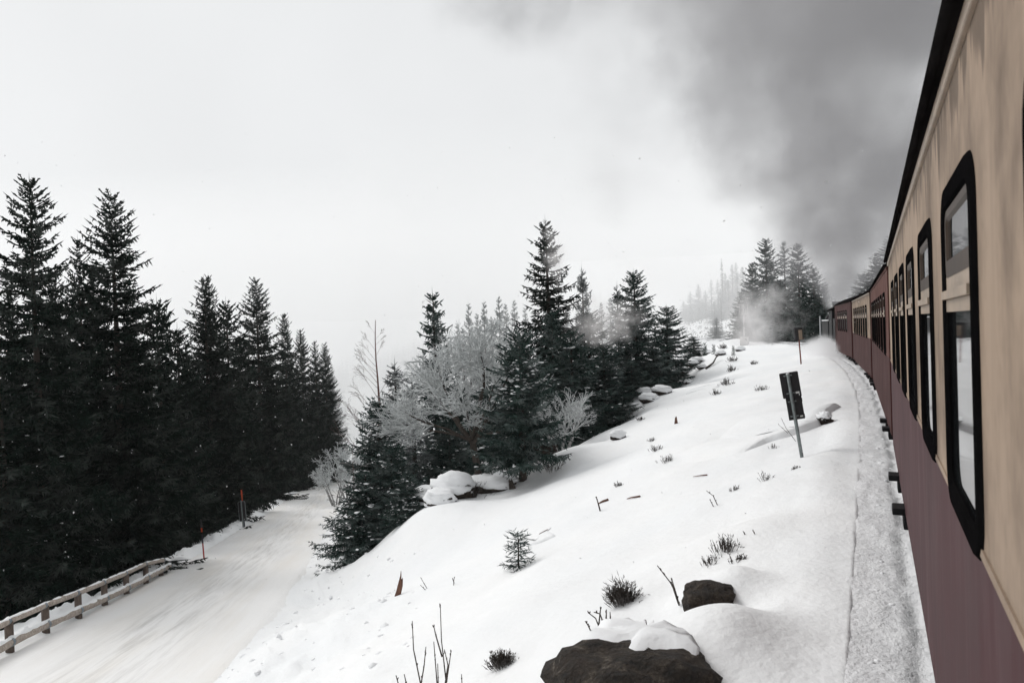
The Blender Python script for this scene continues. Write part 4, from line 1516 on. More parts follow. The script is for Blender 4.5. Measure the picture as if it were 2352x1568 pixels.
# far trackside box on a red post
p, d = ground_at(1840, 836)
k = d / 1700.0
tp = at(1833, 754, d)
t = thing('signal_post', 'thin red post with a small dark box on top beside the railway', 'signal post')
oriented(t, p, tp - p, (cos(YAW), sin(YAW), 0))
hh = float(np.linalg.norm(tp - p))
MB().tube([(0, 0, -0.4), (0, 0, hh)], 0.045, 8).build('post', 'rusty_red', t, True)
MB().box((-9 * k, -0.08, hh - 27 * k), (9 * k, 0.10, hh + 2 * k)).build('box', 'sign_back', t, bevel=0.01)
MB().box((-1 * k, -0.09, hh - 26 * k), (7 * k, -0.082, hh - 4 * k)).build('plate', 'sash', t)

# line pole with its concrete foot
p, d = ground_at(1710, 792)
tp = at(1704, 698, d)
k = d / 1700.0
t = thing('line_pole', 'pale pole with a double cross-arm and a concrete foot, below the trees past the bend', 'pole', tuple(p))
hh = tp[2] - p[2]
MB().tube([(0, 0, 0.3), (0, 0, hh)], [0.11, 0.08], 8).build('post', 'bark_frosted', t, True)
MB().box((-0.45, -0.3, -0.5), (0.45, 0.3, 19 * k)).build('foot', 'concrete', t, bevel=0.03)
for zz in (hh - 2 * k, hh - 24 * k):
    MB().box((-11 * k, -0.05, zz - 0.05), (11 * k, 0.05, zz + 0.05)).build('crossarm', 'bark_frosted', t)
for xx in (-9, -3, 4, 9):
    MB().tube([(xx * k, 0, hh - 24 * k), (xx * k, 0, hh - 2 * k)], 0.03, 6).build('strut', 'bark_frosted', t)

p, d = ground_at(1846, 786)
MB_ = MB().tube([(p[0], p[1], p[2] - 0.3), (p[0], p[1], p[2] + 13 * d / 1700)], 0.06, 8)
tag(MB_.build('marker_stake', 'red_paint'), 'tiny red stake on the bank behind the signal post', 'stake')

# snow pole with orange and dark bands
p, d = ground_at(469, 1286)
k = d / 1700.0
tp = at(461, 1192, d)
t = thing('snow_pole', 'leaning snow pole banded orange and black at the edge of the road', 'snow pole')
oriented(t, p, tp - p, (cos(YAW), sin(YAW), 0))
hh = float(np.linalg.norm(tp - p))
cuts = [(-0.25, 0.42, 'red_paint'), (0.42, 0.64, 'dark_band'), (0.64, 0.79, 'orange_paint'), (0.79, 1.0, 'sign_back')]
for a_, b2, mt in cuts:
    MB().tube([(0, 0, a_ * hh + 0.001), (0, 0, b2 * hh)], 0.035, 10).build('pole_band', mt, t, True)

# road sign seen from behind with an orange pole behind it
p, d = ground_at(559, 1211)
k = d / 1700.0
tp = at(551, 1124, d)
t = thing('road_sign', 'narrow grey-backed road sign seen from behind at the far road edge', 'sign')
oriented(t, p, tp - p, (cos(YAW), sin(YAW), 0))
MB().tube([(0, 0, -0.3), (0, 0, 62 * k)], 0.05, 10).build('post', 'galvanised', t, True)
m_ = MB()
m_.prism([(a_, b2 + 37 * k) for a_, b2 in rrect(16 * k, 45 * k, 0.08, 3)], 'y', 0.055, 0.075)
sp_ = m_.build('sign_panel', 'sign_back', t)
o_ = rrect(16.8 * k, 46 * k, 0.09, 3)
i_ = rrect(14.6 * k, 44 * k, 0.07, 3)
n_ = len(o_)
m_ = MB()
m_.add([(q[0], 0.045, q[1] + 37 * k) for q in o_] + [(q[0], 0.045, q[1] + 37 * k) for q in i_] + [(q[0], 0.085, q[1] + 37 * k) for q in o_] + [(q[0], 0.085, q[1] + 37 * k) for q in i_],
       [(i, (i + 1) % n_, n_ + (i + 1) % n_, n_ + i) for i in range(n_)] + [(2 * n_ + i, 2 * n_ + (i + 1) % n_, (i + 1) % n_, i) for i in range(n_)] + [(n_ + i, n_ + (i + 1) % n_, 3 * n_ + (i + 1) % n_, 3 * n_ + i) for i in range(n_)])
m_.build('rim', 'galvanised', sp_)
t2 = thing('snow_pole', 'orange snow pole sticking up behind the grey-backed road sign', 'snow pole')
oriented(t2, p + np.array([-sin(YAW), cos(YAW), 0]) * 0.25, tp - p, (cos(YAW), sin(YAW), 0))
MB().tube([(0, 0, -0.2), (0, 0, 60 * k)], 0.05, 10).build('pole_band', 'dark_band', t2, True)
MB().tube([(0, 0, 60 * k + 0.001), (0, 0, 85 * k)], 0.05, 10).build('pole_band', 'orange_paint', t2, True)

# ------------------------------------------------------------------ log fence
t = thing('log_fence', 'weathered two-rail log fence with snow on its rails along the road edge', 'fence')
posts = []
for px, py, top in ((-62, 1545, 62), (23, 1497, 66), (106, 1454, 63), (181, 1420, 58), (241, 1391, 55), (291, 1366, 50), (336, 1341, 46), (370, 1322, 22)):
    p, d = ground_at(px, py)
    posts.append((p, d, top * d / 1700))
hp = np.mean([q[2] for q in posts[1:6]])
for i, (p, d, h_) in enumerate(posts):
    hh = h_ if i > 6 else hp
    m_ = MB()
    m_.tube([(p[0], p[1], p[2] - 0.4), (p[0], p[1], p[2] + hh)], 0.105, 12)
    m_.build('post', 'post_wood', t, True)
fw = np.array([-sin(YAW), cos(YAW), 0])
rt = np.array([cos(YAW), sin(YAW), 0])
tops = [p + np.array([0, 0, hp + 0.02]) for p, d, h_ in posts[:7]]
tops.append(posts[7][0] + fw * 0.3 + np.array([0, 0, 0.62]))
lows = [p + rt * 0.13 - fw * 0.13 + np.array([0, 0, hp * 0.40]) for p, d, h_ in posts]
lows.append(lows[-1] + (lows[-1] - lows[-2]) * 0.55 + np.array([0, 0, -0.02]))
first = tops[0] + (tops[0] - tops[1]) * 1.0
tops = [first] + tops
lows = [lows[0] + (lows[0] - lows[1]) * 1.0] + lows
rgf = random.Random(3)
for nm, pts, r in (('top_rail', tops, 0.085), ('lower_rail', lows, 0.115)):
    for i in range(len(pts) - 1):
        a_, b2 = Vector(pts[i]), Vector(pts[i + 1])
        n = 5
        m_ = MB()
        m_.tube([a_.lerp(b2, q / n) + Vector((0, 0, 0.008 * rgf.uniform(-1, 1))) for q in range(n + 1)], [r * rgf.uniform(0.95, 1.06) for _ in range(n + 1)], 10)
        ro = m_.build(nm, 'rail_wood', t, True)
        d_ = (b2 - a_).normalized()
        m_ = MB()
        e = a_.lerp(b2, 0.97)
        m_.tube([e - d_ * 0.06, e + d_ * 0.06], r * 1.1, 12)
        m_.build('steel_band', 'band_steel', ro)
        # snow lying on the rail
        m_ = MB()
        q = 10
        pp = [a_.lerp(b2, j / q) + Vector((0, 0, r * 0.62 + 0.02 * rgf.uniform(-1, 1))) for j in range(q + 1)]
        m_.tube(pp, [r * (0.72 + 0.16 * rgf.uniform(-1, 1)) * (1.0 if nm == 'lower_rail' else 0.85) for _ in range(q + 1)], 8)
        m_.build('snow_cap', 'snow_cap', ro, True)


# ------------------------------------------------------------------ rocks, boulders, stumps
def blob(seed, rx, ry, rz_, amp=0.18, freq=1.3, nu=36, nv=22, square=1.0, cut=None, flat_top=None):
    """lumpy closed stone: returns vertices (nv+1, nu, 3)"""
    u = np.linspace(0, 2 * pi, nu, endpoint=False)
    w = np.linspace(0, pi, nv + 1)
    U, Wv = np.meshgrid(u, w)
    x = np.sin(Wv) * np.cos(U)
    y = np.sin(Wv) * np.sin(U)
    z = np.cos(Wv)
    if square != 1.0:
        q = (np.abs(x) ** square + np.abs(y) ** square + np.abs(z) ** square) ** (1 / square)
        x, y, z = x / q, y / q, z / q
    n = 1 + amp * (vnoise(x * freq + 5 * z, y * freq - 3 * z, seed) + 0.5 * vnoise(x * freq * 2.3 + 4 * z, y * freq * 2.3 + 6 * z, seed + 1) + 0.22 * vnoise(x * freq * 6 + 3 * z, y * freq * 6 + 9 * z, seed + 2))
    return np.stack([x * rx * n, y * ry * n, z * rz_ * n], -1)


def blob_mesh(name, P):
    nv, nu, _ = P.shape
    a_, c_ = np.meshgrid(np.arange(nv - 1), np.arange(nu), indexing='ij')
    c2_ = (c_ + 1) % nu
    Q = np.stack([a_ * nu + c_, (a_ + 1) * nu + c_, (a_ + 1) * nu + c2_, a_ * nu + c2_], -1).reshape(-1, 4)
    return from_arrays(name, P.reshape(-1, 3), Q)


def stone(name, label, cat, px, py, d, size, seed, cap=0.0, sink=0.3, mat='rock', rz=0.0, amp=0.18, square=1.0, group=None, cap_shift=(0, 0, 0), cap_drop=0.15, capscale=1.06):
    if d is None:
        p, d = ground_at(px, py)
    elif not isinstance(d, (int, float)):
        p = np.array(d)
    else:
        p = at(px, py, d)
        p[2] = hz(p[0], p[1])
    t = thing(name, label, cat, tuple(p + np.array([0, 0, size[2] * (1 - 2 * sink) - 0.0])), rz, group)
    P = blob(seed, *size, amp=amp, square=square)
    link('stone', blob_mesh('stone', P), mat, t, smooth=True)
    if cap > 0:
        nv = P.shape[0]
        Q = P.copy() * capscale
        nz = np.cos(np.linspace(0, pi, nv))[:, None]
        jag = 0.12 * vnoise(np.linspace(0, 14, P.shape[1])[None, :] + 0 * nz, nz * 2 + 3.3, seed + 9) + 0.08 * vnoise(np.linspace(0, 40, P.shape[1])[None, :] + 0 * nz, nz * 2 + 3.3, seed + 8)
        on = sstep(nz + jag, cap_drop - 0.10, cap_drop + 0.10)
        Q[..., 2] += cap * on * (0.55 + 0.45 * np.sqrt(np.maximum(0, nz)))
        Q = Q * on[..., None] + (P * 0.86) * (1 - on[..., None])
        Q += np.array(cap_shift) * on[..., None]
        link('snow_cap', blob_mesh('snow_cap', Q), 'snow_cap', t, smooth=True)
    return t


stone('boulder', 'large brown boulder with a snow-laden back at the bottom of the picture', 'rock', 1450, 1650, ROCK_P, (0.55, 0.44, 0.43), 61, cap=0.04, sink=0.46, rz=YAW + 0.1, amp=0.13, square=4.5, cap_shift=(0.22, 0.30, -0.02), cap_drop=0.82, capscale=1.0)
stone('boulder', 'squarish dark brown rock poking out of the snow beside a bare twig', 'rock', 1628, 1402, ROCK_M, (0.23, 0.20, 0.19), 62, cap=0.0, sink=0.38, rz=YAW - 0.1, amp=0.14, square=5.0, cap_shift=(0.07, 0.10, 0), cap_drop=0.72, capscale=1.03)
stone('boulder', 'small dark rock under the lip of the long snow ledge, right of the railway sign', 'rock', 1894, 972, None, (0.17, 0.20, 0.15), 63, cap=0.05, sink=0.3, amp=0.25, rz=YAW, cap_drop=0.4)
BG = 'snow-capped boulders at the foot of the frosted tree'
stone('boulder', 'rounded boulder under a thick snow hood, left of the frosted tree trunk', 'rock', 1040, 1166, 27.6, (0.80, 0.70, 0.55), 64, cap=0.19, sink=0.42, group=BG, rz=0.6, cap_drop=0.12)
stone('boulder', 'low flat boulder with a snow pillow, right below the frosted tree trunk', 'rock', 1130, 1152, 28.4, (0.95, 0.6, 0.34), 65, cap=0.18, sink=0.42, group=BG, rz=0.3, cap_drop=0.0)
stone('boulder', 'small snow-hooded boulder between the frosted tree and the curved trunk', 'rock', 1158, 1140, 28.6, (0.55, 0.45, 0.36), 66, cap=0.2, sink=0.35, group=BG, cap_drop=0.05)
stone('boulder', 'snow-buried boulder beside the spreading spruces, leftmost of the boulders', 'rock', 985, 1165, 28.0, (0.7, 0.6, 0.42), 67, cap=0.2, sink=0.5, group=BG, cap_drop=-0.4)
stone('boulder', 'smooth snowy lump in front of the hooded boulder', 'rock', 1012, 1185, 26.4, (0.55, 0.45, 0.30), 69, cap=0.15, sink=0.4, group=BG, cap_drop=-0.6)
stone('peat_hag', 'dark peaty bank with hanging roots under the right side of the front spruce', 'peat bank', 1250, 1100, 31.0, (0.62, 0.5, 0.55), 70, cap=0.0, sink=0.25, mat='peat', amp=0.35)
HG = 'dark hollows and stones in the snow below the spruces'
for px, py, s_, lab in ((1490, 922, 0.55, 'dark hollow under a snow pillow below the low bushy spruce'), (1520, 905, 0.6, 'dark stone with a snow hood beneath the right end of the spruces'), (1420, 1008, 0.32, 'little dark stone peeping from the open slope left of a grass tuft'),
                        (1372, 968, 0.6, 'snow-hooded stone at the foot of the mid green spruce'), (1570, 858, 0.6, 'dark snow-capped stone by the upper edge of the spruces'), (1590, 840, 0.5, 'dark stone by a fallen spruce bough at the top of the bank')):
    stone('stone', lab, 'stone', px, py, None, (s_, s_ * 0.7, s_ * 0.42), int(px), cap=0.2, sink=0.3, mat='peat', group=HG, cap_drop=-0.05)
HG2 = 'little snow-hooded stones scattered along the upper edge of the slope'
for i, (px, py, s_, lab) in enumerate(((1460, 940, 0.40, 'small snow-hooded stone left of the dark hollow under the snow pillow'), (1535, 890, 0.42, 'small stone above the snow-hooded stone at the right end of the spruces'), (1548, 872, 0.5, 'snow-covered stone below the dark snow-capped stone by the upper spruces'),
                                       (1600, 832, 0.55, 'broad snow-hooded stone just below the small round spruce'), (1625, 812, 0.5, 'snowy stone at the foot of the little spruce on the snowfield edge'), (1612, 846, 0.35, 'little stone left of the grey broken branch'),
                                       (1655, 815, 0.4, 'little stone above the tip of the grey broken branch'), (1480, 905, 0.5, 'snow-hooded stone tucked under the boughs above the dark hollow'), (1398, 955, 0.45, 'stone under the lowest boughs of the mid green spruce'),
                                       (1345, 1000, 0.45, 'lowest snow-hooded stone of the rim, nearest the front spruce'), (1700, 805, 0.45, 'lone snowy stone on the rim right of the line pole foot'), (1580, 880, 0.3, 'tiny stone on the open snow below the upper rim'))):
    stone('stone', lab, 'stone', px, py, None, (s_, s_ * 0.7, s_ * 0.42), 200 + i, cap=0.16, sink=0.36, mat='peat', group=HG2, cap_drop=-0.1)


def stump(label, px, py, h, w, lean, seed, mat='broken_wood'):
    p, d = ground_at(px, py)
    k = d / 1700
    rg_ = random.Random(seed)
    t = thing('tree_stump', label, 'stump', tuple(p), YAW)
    m_ = MB()
    n = 9
    rings = []
    for j, (z, rr) in enumerate(((-0.2, 1.25), (0.0, 1.0), (0.45, 0.72), (0.8, 0.5))):
        ring = []
        for i in range(n):
            a_ = 2 * pi * i / n
            e = rr * w * k * rg_.uniform(0.8, 1.15)
            ring.append((lean * k * max(0, z) + e * cos(a_), 0.7 * e * sin(a_), z * h * k * (1 if j < 3 else rg_.uniform(0.85, 1.25))))
        rings += ring
    fs_ = [(j * n + i, j * n + (i + 1) % n, (j + 1) * n + (i + 1) % n, (j + 1) * n + i) for j in range(3) for i in range(n)]
    fs_.append(tuple(3 * n + i for i in range(n)))
    m_.add(rings, fs_)
    m_.build('wood', mat, t)
    m_ = MB()
    for q in range(4):
        a_ = rg_.uniform(0, 6.28)
        x0 = lean * k * 0.7 + 0.3 * w * k * cos(a_)
        m_.tube([(x0, 0.2 * w * k * sin(a_), 0.6 * h * k), (x0 + lean * k * 0.2, 0.2 * w * k * sin(a_), h * k * rg_.uniform(0.95, 1.25))], [0.22 * w * k, 0.02 * w * k], 5)
    m_.build('splinter', mat, t)
    return t


stump('splintered brown stump leaning on the slope above the roadside', 914, 1366, 46, 8, 12, 1)
stump('small red-brown stump far up the open snow slope', 1553, 972, 15, 4.5, 0, 2)
stump('rooty dark stump leaning against the curved trunk of the front spruce', 1178, 1122, 22, 9, -6, 3, 'bark')

# fallen wood
def log(label, pts, r, mat='broken_wood', name='branch', cat='branch', snow=False):
    P3 = [Vector(ground_at(px, py)[0]) + Vector((0, 0, dz)) for px, py, dz in pts]
    t = thing(name, label, cat, tuple(P3[0]))
    m_ = MB()
    n = len(P3)
    loc = [q - P3[0] for q in P3]
    m_.tube(loc, [r * (1 - 0.6 * i / (n - 1)) for i in range(n)], 7)
    for i in range(1, n if name == 'branch' and r > 0.08 else 0):
        e = loc[i].lerp(loc[i - 1], 0.4)
        m_.tube([e, e + Vector((0.35 * r * 12, 0.1, 0.25)) * 0.8], [r * 0.4, r * 0.12], 5)
    m_.build('wood', mat, t, True)
    if snow:
        m_ = MB()
        m_.tube([q + Vector((0, 0, r * 0.8)) for q in loc], [r * 0.8 * (1 - 0.5 * i / (n - 1)) for i in range(n)], 7)
        m_.build('snow_cap', 'snow_cap', t, True)
    return t


log('grey broken branch lying on the snow at the top of the slope', ((1621, 848, 0.05), (1638, 838, 0.15), (1650, 825, 0.45)), 0.09, 'bark')
log('red-brown bark slab lying on the slope right of the boulders', ((1397, 1149, 0.02), (1385, 1153, 0.03), (1374, 1158, 0.02)), 0.035)
log('fallen crooked trunk with snow on it, left of the boulders', ((925, 1172, 0.1), (950, 1140, 0.5), (968, 1118, 0.9)), 0.10, 'bark', 'fallen_trunk', 'trunk', True)
log('brown twig and bark fragment half buried in the middle of the slope', ((1470, 1141, 0.02), (1450, 1145, 0.03), (1440, 1147, 0.02)), 0.022)
log('reddish stick on the slope end of the long snow ledge', ((1624, 1092, 0.02), (1605, 1095, 0.03), (1592, 1096, 0.02)), 0.015)
log('bark piece at the edge of the low drift above the young spruce', ((1258, 1218, 0.02), (1240, 1228, 0.03), (1238, 1230, 0.02)), 0.018)


# ------------------------------------------------------------------ twigs, heather and grass tufts
def stalks(label, px, py, specs, r=0.006, mat='twig', name='bare_twigs', cat='twigs', d=None):
    """upright bare stems: specs are lists of picture points relative to the base, at the base's distance"""
    if d is None:
        p, d = ground_at(px, py)
    else:
        p = at(px, py, d)
    t = thing(name, label, cat, tuple(p))
    rg_ = random.Random(px)
    for sp_ in specs:
        off = rg_.uniform(-0.12, 0.12)
        fwv = np.array([-sin(YAW), cos(YAW), 0])
        pts = []
        for (x, y) in sp_:
            q = at(x, y, d) - p + fwv * off
            pts.append(q)
        pts[0] = pts[0] - np.array([0, 0, 0.05])
        m_ = MB()
        n = len(pts)
        m_.tube(pts, [r * (1 - 0.5 * i / max(1, n - 1)) for i in range(n)], 6)
        for i in range(1, n):
            for q in range(2):
                e = Vector(pts[i - 1]).lerp(Vector(pts[i]), rg_.uniform(0.3, 1.0))
                m_.tube([e, e + Vector((rg_.uniform(-1, 1) * 0.012, rg_.uniform(-1, 1) * 0.01, 0.022))], [r * 0.95, r * 0.5], 5)
        m_.build('stem', mat, t, True)
    return t


stalks('tall bare budded stems rising from the bottom edge left of the big boulder', 1005, 1640, (
    [(985, 1640), (966, 1568), (950, 1490), (947, 1425)], [(966, 1568), (976, 1520), (980, 1478)], [(930, 1640), (918, 1590), (908, 1554)], [(942, 1640), (934, 1590), (926, 1555)],
    [(1028, 1640), (1022, 1568), (1012, 1480), (1009, 1394)], [(1014, 1500), (1000, 1462), (995, 1440)], [(1010, 1640), (1002, 1568), (995, 1478)], [(1024, 1560), (1035, 1500)], [(1060, 1640), (1062, 1590), (1060, 1548)], [(1022, 1560), (1030, 1520), (1022, 1485)], [(1008, 1600), (1006, 1520)]), r=0.0085)
stalks('forked dead twig leaning left of the squarish rock', 1568, 1397, ([(1568, 1397), (1556, 1365), (1545, 1345), (1514, 1305)], [(1562, 1380), (1550, 1355), (1546, 1348)], [(1550, 1350), (1540, 1325)]), r=0.010)
stalks('cluster of broken twigs behind the big boulder', 1385, 1432, ([(1388, 1424), (1376, 1402), (1362, 1398)], [(1378, 1432), (1366, 1412), (1350, 1400)], [(1374, 1426), (1378, 1402), (1379, 1395)], [(1362, 1448), (1350, 1432), (1343, 1422)], [(1402, 1418), (1401, 1404)], [(1395, 1418), (1396, 1408)]), r=0.009)
stalks('crooked stick standing on the slope beside the bark slab', 1380, 1173, ([(1380, 1173), (1374, 1155), (1370, 1142)],), r=0.022)
stalks('thin bent twig in the snow below the long snow ledge', 1650, 1158, ([(1650, 1158), (1638, 1138), (1622, 1126)], [(1641, 1160), (1630, 1146)]), r=0.009)
stalks('thin twig leaning against the foot of the railway sign', 1826, 1015, ([(1838, 1020), (1808, 984), (1796, 960)], [(1812, 990), (1790, 975)]), r=0.007)
stalks('fine bare twigs on the slope right of the splintered stump', 983, 1350, ([(984, 1353), (972, 1338), (965, 1326)], [(978, 1346), (966, 1340)]), r=0.008)
stalks('single bare stem on the slope left of the young spruce', 1042, 1342, ([(1042, 1342), (1043, 1330), (1045, 1322)], [(1042, 1336), (1038, 1330)]), r=0.009)
stalks('pair of short sticks on the snow right of the heather clump', 1732, 1222, ([(1735, 1222), (1726, 1216)], [(1716, 1226), (1708, 1220)]), r=0.008)


def tuft(label, px, py, hpx, wpx, n, mat='heather', group=None, name='heather_tuft', lean=0.0, cat='heather'):
    p, d = ground_at(px, py)
    k = d / 1700
    rg_ = np.random.RandomState(int(px * 7 + py))
    Ht, Wd = hpx * k, wpx * k
    x = rg_.normal(0, 0.26, n) * Wd
    y = rg_.normal(0, 0.22, n) * Wd
    P = np.stack([x, y, np.full(n, -0.04)], 1)
    D = norm(np.stack([x / Wd * 1.3 + lean + rg_.normal(0, 0.22, n), y / Wd * 1.3 + rg_.normal(0, 0.22, n), np.ones(n)], 1))
    L = Ht * rg_.uniform(0.55, 1.1, n) * (1.1 - 0.8 * np.hypot(x, y) / Wd)
    Wt = np.full(n, max(0.004, 0.45 * k))
    Ps, Ds, Ls, Ws = [P], [D], [L], [Wt]
    for _ in range(5):
        f_ = rg_.uniform(0.3, 0.95, n)
        Ps.append(P + D * (L * f_)[:, None])
        Ds.append(norm(D + rg_.normal(0, 0.45, (n, 3))))
        Ls.append(L * rg_.uniform(0.12, 0.3, n))
        Ws.append(Wt * 0.9)
    V_, Q_ = spindles(np.concatenate(Ps), np.concatenate(Ds), np.concatenate(Ls), np.concatenate(Ws))
    t = thing(name, label, cat, tuple(p), YAW, group)
    tag(link('stems', from_arrays('stems', V_, Q_), mat, t), kind='stuff')
    return t


TG = 'heather and grass tufts poking through the snow'
tuft('bushy dark heather clump leaning left, between the young spruce and the squarish rock', 1432, 1384, 64, 40, 220, group=TG, lean=-0.12)
tuft('round heather clump low down, left of the big boulder', 1156, 1526, 44, 46, 200, group=TG, lean=-0.15)
tuft('larger grey heather clump above the squarish rock', 1668, 1264, 42, 56, 70, group=TG, lean=0.15)
tuft('small grey grass tuft down left of the larger grey heather clump', 1634, 1292, 26, 42, 50, group=TG, lean=0.2)
tuft('slanting grass tuft right below the larger grey heather clump', 1696, 1286, 26, 34, 45, group=TG, lean=0.4)
tuft('sparse grass tuft left of three on the slope under the railway sign', 1686, 1126, 18, 26, 30, group=TG, lean=0.3)
tuft('twiggy tuft with seed heads on the slope under the railway sign', 1760, 1102, 26, 22, 24, group=TG)
tuft('faint grass tuft just left of the foot of the railway sign', 1778, 1028, 14, 22, 22, group=TG, lean=0.4)
for px, py, h_, lab in ((1749, 896, 14, 'dark little plant on the slope up left of the railway sign'), (1683, 829, 12, 'heather tuft below the line pole'), (1680, 853, 14, 'second heather tuft down the slope from the line pole'), (1670, 884, 16, 'third heather tuft down the slope, by a brown edge in the snow'),
                        (1645, 906, 12, 'fourth heather tuft down the slope from the line pole'), (1733, 836, 9, 'tiny tuft right of the heather tuft below the line pole'), (1508, 1034, 15, 'heather tuft on the slope below the dark hollows'),
                        (1472, 964, 10, 'dry grass tuft just under the dark hollows'), (1532, 1060, 18, 'spreading dry stems on the slope below the red-brown stump'), (1500, 1012, 10, 'grass tuft near the red-brown stump'), (1660, 800, 10, 'brown heather patch by the spruce seedlings at the top edge'),
                        (1422, 1115, 12, 'thin dry stems on the middle of the slope'), (1830, 1075, 10, 'tiny grass blades right of the grass under the railway sign'), (1372, 972, 16, 'pale frosted bush at the foot of the middle spruces'), (1160, 1118, 18, 'green heather patch between the trunks'), (1075, 1140, 40, 'brown heather hanging on the side of the hooded boulder'), (1270, 1082, 30, 'tangled twigs beside the peaty bank')):
    tuft(lab, px, py, h_ * 1.2, h_ * 1.5, 40, group=TG)


# ------------------------------------------------------------------ snow ledge, clods, falling flakes
def ledge(pix, hmax, back, seed, thick=0.05):
    P3 = [ground_at(px, py)[0] for px, py in pix]
    P3 = np.array(P3)
    s = np.concatenate([[0], np.cumsum(np.linalg.norm(np.diff(P3, axis=0), axis=1))])
    n = max(20, int(s[-1] / 0.06))
    ss = np.linspace(0, s[-1], n)
    X = np.interp(ss, s, P3[:, 0])
    Y = np.interp(ss, s, P3[:, 1])
    for _ in range(6):
        X[1:-1] = (X[:-2] + 2 * X[1:-1] + X[2:]) / 4
        Y[1:-1] = (Y[:-2] + 2 * Y[1:-1] + Y[2:]) / 4
    X += 0.05 * vnoise(ss / 0.5, ss * 0, seed)
    tx, ty = np.gradient(X), np.gradient(Y)
    l_ = np.hypot(tx, ty)
    nx, ny = -ty / l_, tx / l_               # to the left of travel: the far, upper side
    u = ss / s[-1]
    h = hmax * sstep(u, 0, 0.35) * (1 - sstep(u, 0.85, 1.0)) * (0.75 + 0.35 * vnoise(ss / 1.1, ss * 0, seed + 1))
    prof = ((-0.06, -0.25), (-0.01, 0.03), (0.03, 0.35), (0.06, 0.70), (0.085, 0.90), (0.099, 0.99), (0.14, 1.0), (0.30, 0.86), (0.55, 0.55), (0.8, 0.22), (1.05, -0.2))
    Vs = []
    for o_, f_ in prof:
        ox = o_ * back if o_ > 0.1 else o_ * 1.0
        x, y = X + nx * ox, Y + ny * ox
        z = height(x, y) + f_ * h - (0.03 if f_ < 0.1 else 0) - (0.10 if f_ < -0.1 else 0) - 0.16 * (1 - sstep(u, 0.0, 0.30)) - 0.10 * sstep(u, 0.9, 1.0)
        Vs.append(np.stack([x, y, z], 1))
    Vs = np.stack(Vs, 1)
    k = len(prof)
    a_, c_ = np.meshgrid(np.arange(n - 1), np.arange(k - 1), indexing='ij')
    Q = np.stack([a_ * k + c_, (a_ + 1) * k + c_, (a_ + 1) * k + c_ + 1, a_ * k + c_ + 1], -1).reshape(-1, 4)
    return tag(link('snow_drift', from_arrays('snow_drift', Vs.reshape(-1, 3), Q), 'snow', smooth=True), kind='structure')


ledge([(1650, 1074), (1690, 1052), (1730, 1030), (1770, 1014), (1800, 1006), (1850, 992), (1884, 978), (1897, 962), (1910, 947), (1942, 930)], 0.22, 3.4, 71)
ledge([(1180, 1262), (1220, 1252), (1258, 1240), (1290, 1226)], 0.07, 1.8, 73)
ledge([(1640, 900), (1655, 885), (1672, 875), (1700, 866)], 0.13, 2.2, 77)
ledge([(1470, 928), (1490, 918), (1515, 905), (1545, 885)], 0.18, 2.2, 79)



def scatter(name, pts, size, mat, seed, flat=0.7, kind='stuff', label=None):
    rg_ = np.random.RandomState(seed)
    n = len(pts)
    A = ico_v[None] * (1 + 0.35 * rg_.uniform(-1, 1, (n, len(ico_v), 1))) * size[:, None, None] * np.array([1, 1, flat])
    V_ = (A + pts[:, None, :]).reshape(-1, 3)
    Q_ = (np.arange(n) * len(ico_v))[:, None, None] + ico_f[None]
    o = link(name, from_arrays(name, V_, Q_.reshape(-1, 3)), mat, smooth=True)
    return tag(o, label=label, kind=kind)


rg = np.random.RandomState(8)
pts, sz = [], []
for side, n, lo_, hi_ in ((1, 520, 0.05, 4.5), (-1, 260, 0.35, 1.3)):
    s = rg.uniform(0, 1, n) ** 1.5 * 62 + 4
    o_ = side * (ROAD_W / 2 + lo_ + (hi_ - lo_) * rg.uniform(0, 1, n) ** 1.8)
    ix = s / 2.0
    x = np.interp(ix, np.arange(len(ROAD)), ROAD[:, 0])
    y = np.interp(ix, np.arange(len(ROAD)), ROAD[:, 1])
    t_ = np.stack([np.interp(ix + 1, np.arange(len(ROAD)), ROAD[:, 0]) - x, np.interp(ix + 1, np.arange(len(ROAD)), ROAD[:, 1]) - y], 1)
    t_ = norm(t_)
    x, y = x + t_[:, 1] * o_, y - t_[:, 0] * o_
    sz.append(np.exp(rg.normal(-3.1, 0.5, n)))
    pts.append(np.stack([x, y, height(x, y) - 0.25 * np.clip(sz[-1], 0, 0.16)], 1))
scatter('snow_clods', np.concatenate(pts), np.clip(np.concatenate(sz), 0.015, 0.16), 'snow_cap', 9)
n = 110
s = rg.uniform(2, 30, n)
o_ = -1.25 + 0.5 * rg.uniform(-0.6, 1, n)
tp_ = np.array([track_point(q) for q in s])
x, y = tp_[:, 0] + o_, tp_[:, 1]
scatter('snow_crumbs', np.stack([x, y, np.full(n, SNOW_Z - 0.048)], 1), np.clip(np.exp(rg.normal(-3.7, 0.5, n)), 0.012, 0.05), 'snow_cap', 10)

# drifting snowflakes, seen against the dark trees
n = 1500
d = rg.uniform(5, 38, n) ** 1.0
px = rg.uniform(-50, 2000, n)
py = rg.uniform(300, 1400, n)
P = np.array([at(a_, b2, c_) for a_, b2, c_ in zip(px, py, d)])
ok = P[:, 2] > height(P[:, 0], P[:, 1]) + 0.3
P, d = P[ok], d[ok]
V_, Q_ = spindles(P, norm(rg.normal(0, 1, (len(P), 3)) + np.array([0, 0, -0.8])), rg.uniform(0.010, 0.024, len(P)), rg.uniform(0.003, 0.006, len(P)))
tag(link('snowflakes', from_arrays('snowflakes', V_, Q_), 'snow_cap'), kind='stuff')

